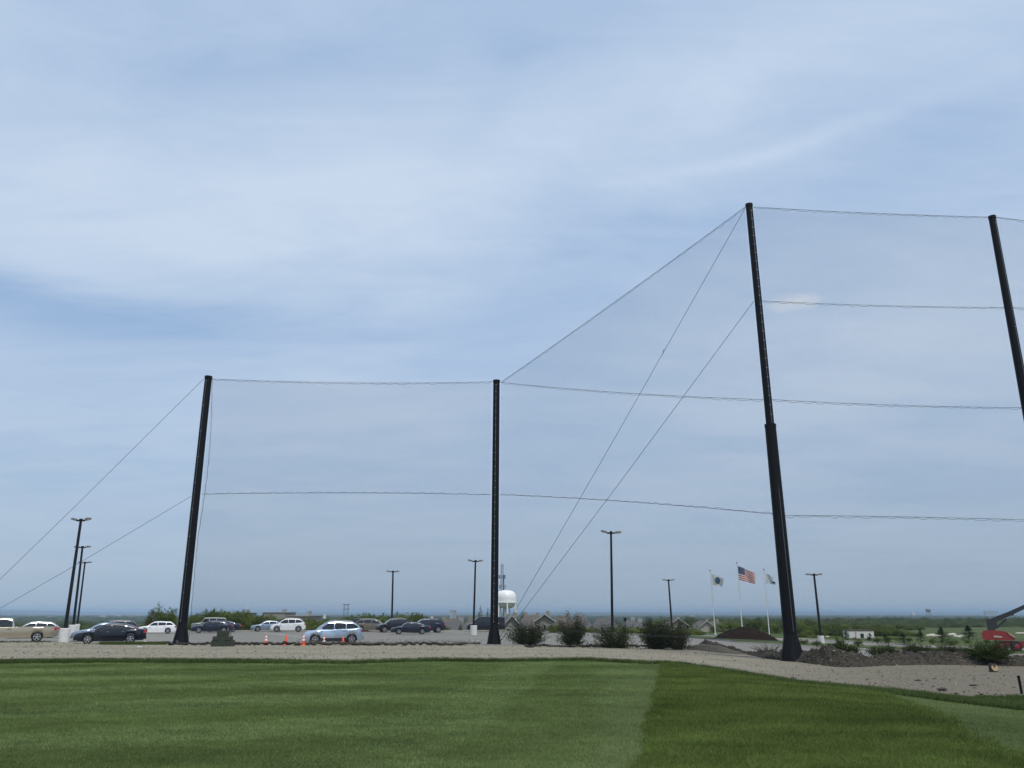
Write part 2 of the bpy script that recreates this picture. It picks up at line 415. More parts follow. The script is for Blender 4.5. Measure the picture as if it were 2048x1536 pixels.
m, t, p, co = base('worn_asphalt', .9, .25)
nA = nnoise(t, co, .12, 5, .6, (.5, 1.6, 1), 0); nB = nnoise(t, co, 10, 4, .7); nC = nnoise(t, co, .7, 6, .7)
c = nmix(t, nmap(t, nA, .3, .7), (.170,.162,.142), (.222,.213,.190))
c = nmix(t, nmap(t, nC, .55, .75, 0, .4), c, (.105,.10,.09)); c = nmix(t, nmap(t, nB, .5, .8, 0, .35), c, (.24,.232,.215))
vo = NN(t, 'ShaderNodeTexVoronoi', feature='DISTANCE_TO_EDGE'); vo.inputs['Scale'].default_value = .16; t.links.new(co, vo.inputs['Vector'])
c = nmix(t, nmap(t, vo.outputs[0], .0, .012, .45, 0), c, (.06,.058,.055))
t.links.new(c, p.inputs[0]); bump(t, p, nB, .3, .02); ASPH = m
lot = struct(sheet('parking_lot', lambda u: e_grav(u)-2.5, e_far, -1.2, 1.2, 400, 80, -.03, ASPH))

# grass island with a kerb between the lot and the road
m, t, p, co = base('verge_grass')
nA = nnoise(t, co, .6, 5, .6); nB = nnoise(t, co, 12, 3, .7)
c = nmix(t, nmap(t, nA, .3, .7), (.045,.08,.018), (.10,.13,.04)); c = nmix(t, nmap(t, nB, .3, .7, .4, 0), c, (.025,.045,.012))
t.links.new(c, p.inputs[0]); bump(t, p, nB, .5, .05); VERGE = m
isl = struct(sheet('grass_island', lambda u: i_near(u)+.15, lambda u: i_far(u)-.15, .212, .75, 200, 8, .13, VERGE))
struct(sheet('island_kerb', lambda u: i_near(u), lambda u: i_far(u), .210, .752, 200, 8, .09, CURB, skirt=.15))
k = struct(sheet('lot_kerb', lambda u: e_far(u)-.08, lambda u: e_far(u)+.25, -1.2, .745, 300, 3, .08, CURB, skirt=.2))

# the wide ground sheet
m, t, p, co = base('open_ground')
far = nattr(t, 'far'); nA = nnoise(t, co, .03, 6, .65); nB = nnoise(t, co, 1.5, 5, .7); nC = nnoise(t, co, .004, 8, .7); nD = nnoise(t, co, .25, 5, .6)
c = nmix(t, nmap(t, nA, .35, .65), (.052,.076,.018), (.100,.120,.036))
c = nmix(t, nmap(t, nD, .45, .7, 0, .5), c, (.030,.052,.014)); c = nmix(t, nmap(t, nB, .3, .7, .5, 0), c, (.03,.05,.015))
fc = nmix(t, nmap(t, nC, .35, .65), (.022,.036,.016), (.05,.065,.028))
fc = nmix(t, nmap(t, nnoise(t, co, .012, 8, .8), .62, .70, 0, .6), fc, (.22,.22,.20))
c = nmix(t, far, c, fc); t.links.new(c, p.inputs[0])
GR = m
ys = np.concatenate([np.linspace(-35, 2, 14), np.geomspace(3, 29000, 520)])
us = np.linspace(-1.5, 1.5, 361)
Yg, Ug = np.meshgrid(ys, us, indexing='ij'); Xg = Ug*(np.maximum(Yg, 0)+45)
Zg = T(Xg, Yg); ug = Xg/np.maximum(Yg, 1)
mask = (Yg > 2)*(1-sm(0, 1.5, Yg-(np.where(Yg > 2, e_far(ug), 0)-2.0)))*(np.abs(ug) < 1.19)
Zg = Zg-.35*mask
V = np.stack([Xg, Yg, Zg], -1).reshape(-1, 3); nu = len(us)
i, j = np.meshgrid(np.arange(len(ys)-1), np.arange(nu-1), indexing='ij'); k = (i*nu+j).ravel()
struct(npmesh('ground', V, np.stack([k, k+1, k+nu+1, k+nu], 1), GR, attrs=dict(far=sm(450, 1500, V[:,1])), smooth=True))

# painted bay lines
PAINT = mat('worn_road_paint', (.62,.62,.58), .8, 0, .2, 2)
def line(p0, p1, w=.11):
    b = MB(); n = 14; p0 = Vector(p0); p1 = Vector(p1); d = (p1-p0).to_2d().normalized(); s = Vector((-d.y, d.x))*w/2
    pts = []
    for i in range(n+1):
        q = p0.lerp(p1, i/n)
        for sg in (-1, 1): x = q.x+s.x*sg; y = q.y+s.y*sg; pts.append((x, y, Tz(x, y)-.022))
    b.add(pts, [(2*i, 2*i+1, 2*i+3, 2*i+2) for i in range(n)])
    o = b.build('painted_line', PAINT); struct(o)
for a, b in (((528,1265),(607,1275)), ((830,1279),(905,1279)), ((940,1279),(965,1282)), ((640,1276),(560,1268)), ((700,1275),(780,1276)), ((890,1262.8),(935,1264.5)), ((130,1286),(300,1286)),((1040,1275),(1100,1280))):
    q0, q1 = hit(*a), hit(*b)
    line(q0, q1)
# pale concrete strip at the foot of the middle pole
b = MB(); q0 = hit(930, 1291.5); q1 = hit(1045, 1292.5)
for i in range(6):
    a = q0.lerp(q1, i/6); c_ = q0.lerp(q1, (i+.97)/6); mid = (a+c_)/2; mid.z = Tz(mid.x, mid.y)+.03
    o = MB(); o.box((0,0,0), ((c_-a).length, .35, .12)); o = o.build('kerb_stone', CURB); o.location = mid; struct(o)
    o.rotation_euler[2] = math.atan2((q1-q0).y, (q1-q0).x)

# ------------------------------------------------------------------ foliage generators
def leaves(C, N3, size, rng, aspect=.55):
    """rhombus leaves at centres C (n,3) -> verts, quads"""
    n = len(C)
    a = rng.normal(size=(n,3)); a /= np.linalg.norm(a, axis=1)[:,None]
    if N3 is not None: a = a+N3*.6; a /= np.linalg.norm(a, axis=1)[:,None]
    b = np.cross(a, rng.normal(size=(n,3))); b /= np.linalg.norm(b, axis=1)[:,None]; c_ = np.cross(a, b)
    s = (size*rng.uniform(.6, 1.4, n))[:,None]
    V = np.stack([C-b*s*.5, C+c_*s*.5*aspect, C+b*s*.5, C-c_*s*.5*aspect], 1).reshape(-1,3)
    return V, np.arange(4*n).reshape(-1,4)
def crown(name, rng, h, w, n_cl, per, size, z0=.25, m=None, shape=1.0, link=False, parent=None):
    """deciduous crown h tall, w wide, starting at z0*h"""
    lobes = []
    for _ in range(7):
        a = rng.uniform(0, 2*math.pi); r = rng.uniform(0, .28)*w; z = h*(z0+(1-z0)*rng.uniform(.3, .78))
        lobes.append((r*math.cos(a), r*math.sin(a), z, rng.uniform(.20, .34)*w, rng.uniform(.22, .34)*h*(1-z0)*1.1))
    lobes.append((0, 0, h*(z0+(1-z0)*.55), .33*w, .44*h*(1-z0)))
    Cs = []; Tn = []; Nn = []
    for i in range(n_cl):
        lx, ly, lz, lw, lh = lobes[rng.integers(len(lobes))]
        d = rng.normal(size=3); d /= np.linalg.norm(d); rr = rng.uniform(.55, 1.08)
        c0 = np.array([lx+d[0]*lw*rr, ly+d[1]*lw*rr, lz+d[2]*lh*rr])
        s = rng.uniform(.05, .11)*w
        q = c0+rng.normal(size=(per,3))*s*np.array([1,1,.7])*.6
        Cs.append(q); Tn.append(np.full(per, np.clip(rng.normal(.5, .22), 0, 1))); Nn.append(np.tile(d, (per,1)))
    C = np.concatenate(Cs); tn = np.repeat(np.concatenate(Tn), 4); V, Fc = leaves(C, np.concatenate(Nn), size, rng)
    V[:,2] = np.maximum(V[:,2], .02)
    return npmesh(name, V, Fc, m, attrs=dict(tint=tn), link=link, parent=parent)
def trunk_mb(rng, h, r, spread):
    b = MB(); top = h*.75
    pts = [(0,0,-.3),(rng.normal()*.03*h,rng.normal()*.03*h,h*.3),(rng.normal()*.05*h,rng.normal()*.05*h,top)]
    b.tube(pts, [r, r*.8, r*.2], 6)
    for _ in range(6):
        z = rng.uniform(.25, .6); a = rng.uniform(0, 6.28); p0 = Vector(pts[1])*(z/.3 if z < .3 else 1); p0.z = z*h
        p1 = p0+Vector((math.cos(a)*spread*.35, math.sin(a)*spread*.35, h*.22)); b.tube([p0, p0.lerp(p1,.5)+Vector((0,0,.02*h)), p1], [r*.45, r*.3, r*.1], 5)
    return b
GREEN = leafmat('spring_leaves', (.085,.118,.030), (.195,.240,.065), .38)
MIDG = leafmat('mid_green_leaves', (.056,.082,.026), (.130,.160,.050), .33)
DARKG = leafmat('dark_shrub_leaves', (.012,.020,.008), (.058,.092,.022), .25)
OLIVE = leafmat('budding_leaves', (.070,.072,.035), (.12,.125,.05), .3)
PINE = leafmat('pine_needles', (.010,.022,.012), (.032,.052,.024), .12)

# unit trees (1 m tall, ~1 m wide) kept as mesh data shared by copies
tree_meshes = []
for k, mm in enumerate((GREEN, MIDG, GREEN, MIDG, OLIVE)):
    r = np.random.default_rng(20+k)
    cr = crown('crown', r, 1, 1.05, 130, 26, .045, z0=.1, m=mm); tm = trunk_mb(r, 1, .03, 1).build('trunk', WOOD); COL.objects.unlink(tm)
    tree_meshes.append((cr.data, tm.data)); bpy.data.objects.remove(cr); bpy.data.objects.remove(tm)
def tree(name, P, h, w, k, label, cat='tree', group=None, rz=0, mat_=None):
    e = empty(name, P, rz, label, cat, group)
    for nm, me in zip(('crown', 'trunk'), tree_meshes[k]):
        o = bpy.data.objects.new(nm, me); COL.objects.link(o); o.parent = e; o.scale = (w, w, h)
    return e

def far_instances(name, P, scl, rot, idx, cols, label=None):
    """geometry-nodes instancing of a few tree meshes over many points, one object"""
    me = bpy.data.meshes.new(name); me.vertices.add(len(P)); me.vertices.foreach_set('co', np.asarray(P, np.float32).ravel())
    def A(n, ty, v, key='value'):
        a = me.attributes.new(n, ty, 'POINT'); a.data.foreach_set(key, v)
    A('scl', 'FLOAT_VECTOR', np.asarray(scl, np.float32).ravel(), 'vector'); A('rt', 'FLOAT_VECTOR', np.asarray(rot, np.float32).ravel(), 'vector'); A('ix', 'INT', np.asarray(idx, np.int32))
    o = bpy.data.objects.new(name, me); COL.objects.link(o)
    ng = bpy.data.node_groups.new(name+'_nodes', 'GeometryNodeTree')
    ng.interface.new_socket('Geometry', in_out='INPUT', socket_type='NodeSocketGeometry'); ng.interface.new_socket('Geometry', in_out='OUTPUT', socket_type='NodeSocketGeometry')
    gi = ng.nodes.new('NodeGroupInput'); go = ng.nodes.new('NodeGroupOutput'); prev = None
    jn = ng.nodes.new('GeometryNodeJoinGeometry')
    def attr(n, ty):
        a = ng.nodes.new('GeometryNodeInputNamedAttribute'); a.data_type = ty; a.inputs[0].default_value = n; return a.outputs[0]
    for i, src in enumerate(cols):
        cmp = ng.nodes.new('FunctionNodeCompare'); cmp.data_type = 'INT'; cmp.operation = 'EQUAL'
        ng.links.new(attr('ix', 'INT'), cmp.inputs[2]); cmp.inputs[3].default_value = i
        ip = ng.nodes.new('GeometryNodeInstanceOnPoints'); oi = ng.nodes.new('GeometryNodeObjectInfo'); oi.inputs[0].default_value = src; oi.inputs[1].default_value = True
        ng.links.new(gi.outputs[0], ip.inputs['Points']); ng.links.new(cmp.outputs[0], ip.inputs['Selection']); ng.links.new(oi.outputs['Geometry'], ip.inputs['Instance'])
        er = ng.nodes.new('FunctionNodeEulerToRotation'); ng.links.new(attr('rt', 'FLOAT_VECTOR'), er.inputs[0]); ng.links.new(er.outputs[0], ip.inputs['Rotation'])
        ng.links.new(attr('scl', 'FLOAT_VECTOR'), ip.inputs['Scale']); ng.links.new(ip.outputs[0], jn.inputs[0])
    ng.links.new(jn.outputs[0], go.inputs[0])
    md = o.modifiers.new('scatter', 'NODES'); md.node_group = ng
    return o
def source(me, name):
    """mesh used only as an instancing source: linked to no collection"""
    o = bpy.data.objects.new(name, me); return o

# ------------------------------------------------------------------ poles of the net
def big_pole(px0, py0, px1, py1, r0, r1, label, split=None, Y=None, clips=34):
    B = hit(px0, py0) if Y is None else gnd(px0, Y)
    if Y is not None: B = at(px0, py0, Y); B.z = Tz(B.x, B.y)
    P1 = at(px1, py1, B.y); e = empty('net_pole', B, 0, label, 'pole'); H = P1-B
    sec = [(0., r0), (1., r1)]
    if split: 
        f, ra, rb = split
        b = MB(); b.tube([Vector((0,0,-.3)), H*f], [r0, ra], 14); lower = b.build('lower_shaft', BLACK, e, 40)
        b = MB(); b.tube([H*(f-.02), H], [rb, r1], 14); b.build('upper_shaft', BLACK, e, 40)
        b = MB(); b.tube([H*f-H.normalized()*.1, H*f+H.normalized()*.12], [ra*1.05, ra*1.05], 14); b.build('collar', BLACK, e, 40)
        prof = lambda s: (r0+(ra-r0)*s/f) if s < f else rb+(r1-rb)*(s-f)/(1-f)
    else:
        b = MB(); b.tube([Vector((0,0,-.3)), H], [r0, r1], 14); b.build('shaft', BLACK, e, 40)
        prof = lambda s: r0+(r1-r0)*s
    b = MB(); b.tube([H+Vector((0,0,-.12)), H+Vector((0,0,.06))], [r1*1.1, r1*1.1], 14); b.build('cap', BLACK, e, 40)
    # flared foot made of gusset plates
    b = MB(); b.lathe([(r0*1.85, -.2), (r0*1.85, .06), (r0*1.6, .1)], 14); b.build('base_plate', BLACK, e, 30)
    for k in range(8):
        a = k*math.pi/4+.2; d = Vector((math.cos(a), math.sin(a), 0)); s = Vector((-d.y, d.x, 0))*.045
        b = MB(); hh = 1.35
        q = [d*r0*.6, d*r0*1.75, d*r0*1.62+Vector((0,0,.25)), d*r0*.98+Vector((0,0,hh)), d*r0*.6+Vector((0,0,hh))]
        vs = [v+s for v in q]+[v-s for v in q]
        b.add(vs, [(0,1,2,3,4),(9,8,7,6,5)]+[(i,(i+1)%5,(i+1)%5+5,i+5) for i in range(5)])
        b.build('gusset', BLACK, e)
    b = MB(); b.lathe([(r0*1.66, .1), (r0*1.45, .45), (r0*1.18, .95), (r0*1.0, 1.45)], 14, cap=False); b.build('flared_foot', BLACK, e, 50)
    # hauling cable with its clips on the camera side
    off = Vector((-.25*(-1 if px0 > 1200 else 1)*.4, -1, 0)).normalized()
    b = MB(); b.tube([off*(r0*1.08)+Vector((0,0,1.6)), off*(prof(.5)+.03)+H*.5, off*(r1+.03)+H*.985], .012, 5); b.build('hauling_cable', STEEL, e)
    cm = None
    for k in range(clips):
        f = .08+.9*k/(clips-1)
        if cm is None: b = MB(); b.box((0,0,0), (.09,.05,.05)); cm = b.build('cable_clip', STEEL, e); o = cm
        else: o = bpy.data.objects.new('cable_clip', cm.data); COL.objects.link(o); o.parent = e
        o.location = H*f+off*(prof(f)+.035)
    return B, P1, e
LB, LT, _ = big_pole(361, 1289, 417, 754, .33, .27, 'tall black steel net pole between the black sedan and the stacked blocks', Y=60.5, clips=10)
MBs, MT, _ = big_pole(988, 1288, 993, 762, .30, .265, 'tall black steel net pole in front of the white water tower and the dark van', Y=61.5)
RB, RT, _ = big_pole(1586, 1322, 1498, 410, .40, .225, 'tallest black net pole stepped halfway up, standing in the dirt berm', split=(.475, .335, .255), Y=48.5, clips=44)
XY = 50.0
XT = at(1984, 434, XY); XB = at(2147, 1330, XY); XB.z = Tz(XB.x, XB.y)
XBp, XTp, _ = big_pole(2147, 1330, 1984, 434, .36, .225, 'tall black net pole cut off by the right edge of the picture', Y=XY, clips=8)

# ------------------------------------------------------------------ safety net: ropes and real threads
def sagged(p0, p1, n, sag):
    return [p0.lerp(p1, i/n)+Vector((0,0,-sag*4*(i/n)*(1-i/n))) for i in range(n+1)]
def rope(e, p0, p1, sag=.3, loops=26, r=.013, name='support_rope', side=-1, amp=.12):
    n = 24; A = sagged(p0, p1, n, sag)
    b = MB(); b.tube(A, r, 5); b.build(name, ROPE, e)
    rng = random.Random(int(p0.x*31+p1.z*17)); pts = []
    knots = sorted([0, 1]+[ (k+rng.uniform(-.25,.25))/loops for k in range(1, loops)])
    for a, c_ in zip(knots, knots[1:]):
        dz = amp*rng.uniform(.35, 1.0)*side
        for s in (0, .25, .5, .75):
            f = a+(c_-a)*s; q = p0.lerp(p1, f)+Vector((0,0,-sag*4*f*(1-f)+dz*math.sin(math.pi*s)**.8-.03)); pts.append(q)
    pts.append(p1.copy()); b = MB(); b.tube(pts, r*.8, 4); b.build('border_rope', ROPE, e)
def netting(e, TL, TR, BL, BR, ds=.065, w=.0043, sag=.3):
    """square mesh of real threads in the quad TL TR BR BL"""
    V = []; Fc = []
    L0 = (BR-BL).length; nv = int(L0/ds); fr = Vector((0,-1,0))
    def strip(a, b_, wv):
        k = len(V); V.extend([a-wv, a+wv, b_+wv, b_-wv]); Fc.append((k,k+1,k+2,k+3))
    wx = (BR-BL).normalized()*w/2
    for i in range(1, nv):
        f = i/nv; a = BL.lerp(BR, f); b_ = TL.lerp(TR, f)+Vector((0,0,-sag*4*f*(1-f)))
        strip(a, b_, wx)
    zmax = max(TL.z, TR.z); zmin = max(BL.z, BR.z); wz = Vector((0,0,w/2)); nz = int((zmax-zmin)/ds)
    for j in range(1, nz):
        z = zmin+j*ds
        fl = (z-BL.z)/(TL.z-BL.z); frr = (z-BR.z)/(TR.z-BR.z)
        u0, u1 = 0., 1.
        # clip where the top edge is lower than z
        if fl > 1: u0 = (z-TL.z)/(TR.z-TL.z)
        if frr > 1: u1 = (z-TL.z)/(TR.z-TL.z)
        if u1 <= u0: continue
        def P(u):
            a = BL.lerp(BR, u); b_ = TL.lerp(TR, u); g_ = (z-a.z)/max(b_.z-a.z, 1e-6); q = a.lerp(b_, min(max(g_,0),1)); q.z = z; return q
        n = 6
        for q in range(n): 
            if z > min(P(u0+(u1-u0)*q/n).z, z)+1: continue
            strip(P(u0+(u1-u0)*q/n), P(u0+(u1-u0)*(q+1)/n), wz)
    o = npmesh('netting', [tuple(v) for v in V], Fc, THREAD, e); o['kind'] = 'stuff'
    return o
nA_ = empty('safety_net', LB, 0, 'fine black net hanging in the gap between the two left-hand net poles', 'net')
def rel(e, *ps): return [p-e.location for p in ps]
def on_pole(B, P, py, px=None):
    """point on a pole axis at photo row py"""
    best = None
    for i in range(400):
        q = B.lerp(P, i/399); d = q-Vector((0,0,CAM)); fy = d.y*math.cos(TH)+d.z*math.sin(TH); fz = -d.y*math.sin(TH)+d.z*math.cos(TH)
        e_ = abs(768-F*fz/fy-py)
        if best is None or e_ < best[0]: best = (e_, q)
    return best[1]
dx = Vector((.36,0,0)); dl = Vector((.5,0,0))
tl = on_pole(LB, LT, 758)+dl*.6; tr = on_pole(MBs, MT, 763)-dx; bl_ = on_pole(LB, LT, 1286)+Vector((.55,0,-.1)); br_ = on_pole(MBs, MT, 1285)-dx
ml = on_pole(LB, LT, 989)+dl*.9; mr_ = on_pole(MBs, MT, 990)-dx
rope(nA_, *rel(nA_, tl, tr), sag=.22); rope(nA_, *rel(nA_, ml, mr_), sag=-.12, side=1, amp=.13)
netting(nA_, *rel(nA_, tl, tr, bl_, br_), sag=.25)
# free vertical selvage beside the left pole
b = MB(); pts = []
for i in range(60):
    f = i/59; q = tl.lerp(bl_, f)+Vector((.30*math.sin(math.pi*min(f*1.6,1))+.02*math.sin(i*1.7), 0, 0)); pts.append(q-nA_.location)
b.tube(pts, .016, 4); b.build('selvage_rope', ROPE, nA_)
nB_ = empty('safety_net', MBs, 0, 'fine black net with a steep sloping top rope climbing to the tallest pole', 'net')
rx = Vector((.28,0,0))
tlB = on_pole(MBs, MT, 764)+dx; trB = on_pole(RB, RT, 414)-rx; 
rope(nB_, *rel(nB_, tlB, trB), sag=.12, loops=30)
rope(nB_, *rel(nB_, tlB, on_pole(RB, RT, 799)-rx), sag=.18, loops=24)
rope(nB_, *rel(nB_, on_pole(MBs, MT, 990)+dx, on_pole(RB, RT, 1029)-rx), sag=-.14, side=1, amp=.12)
rope(nB_, *rel(nB_, on_pole(MBs, MT, 1250)+dx, on_pole(RB, RT, 1283)-rx), sag=.1, r=.012, amp=.05, name='lower_rope')
netting(nB_, *rel(nB_, tlB, trB, on_pole(MBs, MT, 1286)+dx, on_pole(RB, RT, 1320)-rx), sag=.12)
nC_ = empty('safety_net', RB, 0, 'highest black net panel at the right beyond the stepped tallest pole', 'net')
for y0, y1, s in ((413, 434, .08), (601, 615, .1), (799, 816, .1), (1030, 1040, -.05)):
    rope(nC_, *rel(nC_, on_pole(RB, RT, y0)+rx, on_pole(XB, XT, y1)-rx), sag=s, loops=18)
netting(nC_, *rel(nC_, on_pole(RB, RT, 413)+rx, on_pole(XB, XT, 434)-rx, on_pole(RB, RT, 1320)+rx, XB+Vector((-.3,0,.1))), sag=.08)
nD_ = empty('safety_net', XB, 0, 'narrow sliver of black net at the upper right edge of the picture', 'net')
Q = XT+Vector((16,3,0)); QB = XB+Vector((16,3,0))
rope(nD_, *rel(nD_, XT+rx, Q), sag=.1, loops=12); rope(nD_, *rel(nD_, on_pole(XB, XT, 615)+rx, at(2500,632,53)), sag=.1, loops=12)
netting(nD_, *rel(nD_, XT+rx, Q, XB+rx, QB), sag=.1)
# guy wires
def wire(p0, p1, label, r=.016, tagb=None):
    e = empty('guy_wire', p1, 0, label, 'wire')
    b = MB(); b.tube([p0-p1, (p0-p1)*.5+Vector((0,0,-.12)), Vector((0,0,0))], r, 5); b.build('cable', WIREM, e)
    b = MB(); b.tube([Vector((0,0,0)), (p0-p1).normalized()*.5], .035, 6); b.build('turnbuckle', STEEL, e)
    if tagb: b = MB(); b.box((p0-p1)*tagb, (.05,.03,.28)); b.build('wire_tag', STEEL, e)
foot = MBs+Vector((.15,.35,.05))
wire(RT+Vector((-.25,0,-.2)), foot, 'steep guy wire from the top of the tallest pole down towards the water tower', tagb=.69)
wire(on_pole(RB, RT, 601)-rx, foot+Vector((.15,0,0)), 'lower guy wire slanting from the upper part of the tallest pole')
anc = hit(-140, 1300) if False else Vector((-46, 61, Tz(-46, 61)))
anc = at(-136, 1301, 60.5); anc.z = Tz(anc.x, anc.y)
wire(on_pole(LB, LT, 758)-dx, anc, 'upper guy wire running from the left pole top down to the left edge')
wire(on_pole(LB, LT, 992)-dx, anc+Vector((.3,0,0)), 'lower guy wire running behind the lamp posts to the left edge')

# net bottom lying bunched on the ground with dry twigs and weeds
def debris(name, px0, px1, py, label, dens, h=.25, seed=1):
    rng = np.random.default_rng(seed); n = int(dens); e = empty(name, hit((px0+px1)/2, py), 0, label, 'debris'); b = MB(); base_ = e.location.copy()
    pts = []
    for i in range(60):
        px = px0+(px1-px0)*i/59; q = hit(px, py+rng.normal()*.35); q.y = min(q.y, 63+0*q.y); q.z = Tz(q.x, q.y)+.06+abs(rng.normal())*.06; pts.append(q-base_)
    b.tube(pts, [.06+.05*rng.random() for _ in pts], 6); b.build('bunched_net', mat('bunched_black_net', (.035,.034,.03), .95, 0, .3, 6), e)
    b = MB()
    for i in range(n):
        k = rng.integers(0, 59); o = pts[k].lerp(pts[k+1], rng.random()); o = o+Vector((0, rng.normal()*.25, 0)); a = rng.uniform(0, 6.28); l = rng.uniform(.15, 1)*h*2
        p1 = o+Vector((math.cos(a)*l, math.sin(a)*l*.5, abs(rng.normal())*h*.6)); p2 = p1+Vector((rng.normal()*.25, 0, rng.uniform(-.1,.25)))*h*2
        b.tube([o, p1, p2], [.012,.009,.004], 3, cap=False)
    t_ = b.build('dry_twigs', TWIG, e); t_['kind'] = 'stuff'
debris('net_debris', 335, 590, 1290.5, 'dark line of bunched net on the ground right of the left pole', 120, .10, 3)
debris('net_debris', 590, 960, 1291, 'bunched net tangled with dry branches between the cones and the middle pole', 520, .20, 4)
debris('net_debris', 1050, 1390, 1295, 'bunched net and litter lying under the row of dark shrubs', 120, .12, 5)

# ------------------------------------------------------------------ cars
def P2(prof): 
    xs = [a for a, _ in prof]; zs = [b for _, b in prof]; return lambda f: float(np.interp(f, xs, zs))
CARS = {
 'sedan': dict(L=4.85, W=1.83, H=1.46, low=[(0,.60),(.012,.70),(.05,.78),(.14,.86),(.26,.95),(.5,.98),(.80,1.03),(.90,1.05),(.975,1.0),(1,.80)], gh=(.255,.42,.68,.885), wh=(.19,.78), r=.335, gc=.26, pil=(.50,.70)),
 'suv': dict(L=4.45, W=1.83, H=1.68, low=[(0,.62),(.012,.78),(.05,.93),(.14,1.02),(.25,1.08),(.5,1.11),(.85,1.17),(.97,1.15),(.99,1.0),(1,.72)], gh=(.225,.40,.84,.975), wh=(.185,.80), r=.36, gc=.30, pil=(.52,.73)),
 'crossover': dict(L=4.45, W=1.83, H=1.70, low=[(0,.60),(.012,.76),(.05,.90),(.13,.99),(.235,1.04),(.5,1.07),(.75,1.12),(.93,1.18),(.975,1.12),(.99,1.0),(1,.72)], gh=(.205,.40,.815,.985), wh=(.185,.80), r=.36, gc=.30, pil=(.50,.70)),
 'wagon': dict(L=4.6, W=1.8, H=1.52, low=[(0,.60),(.012,.70),(.05,.80),(.14,.88),(.26,.95),(.5,.98),(.85,1.02),(.97,1.0),(1,.75)], gh=(.255,.42,.84,.975), wh=(.19,.79), r=.33, gc=.24, pil=(.52,.73)),
 'hatch': dict(L=4.3, W=1.78, H=1.5, low=[(0,.60),(.012,.70),(.05,.80),(.14,.88),(.24,.96),(.5,1.0),(.85,1.04),(.97,1.0),(1,.75)], gh=(.22,.42,.80,.965), wh=(.19,.80), r=.32, gc=.24, pil=(.52,.73)),
 'jeep': dict(L=4.5, W=1.85, H=1.82, low=[(0,.65),(.01,.95),(.03,1.05),(.14,1.10),(.27,1.14),(.5,1.16),(.97,1.18),(.99,1.1),(1,.7)], gh=(.285,.36,.955,.985), wh=(.18,.79), r=.38, gc=.33, pil=(.50,.70)),
 'van': dict(L=5.4, W=2.0, H=2.05, low=[(0,.60),(.01,.90),(.04,1.02),(.14,1.12),(.20,1.18),(.5,1.20),(.97,1.22),(.995,1.1),(1,.6)], gh=(.15,.29,.965,.992), wh=(.16,.77), r=.37, gc=.30, pil=(.40,.64)),
 'pickup': dict(L=6.2, W=1.98, H=1.85, low=[(0,.65),(.01,.92),(.03,1.02),(.14,1.10),(.24,1.14),(.5,1.14),(.52,1.14),(.53,1.17),(.99,1.17),(1,.72)], gh=(.235,.32,.475,.505), wh=(.155,.775), r=.39, gc=.38, bed=(.54,.985), pil=(.48,)),
}
CAR_N = [0]
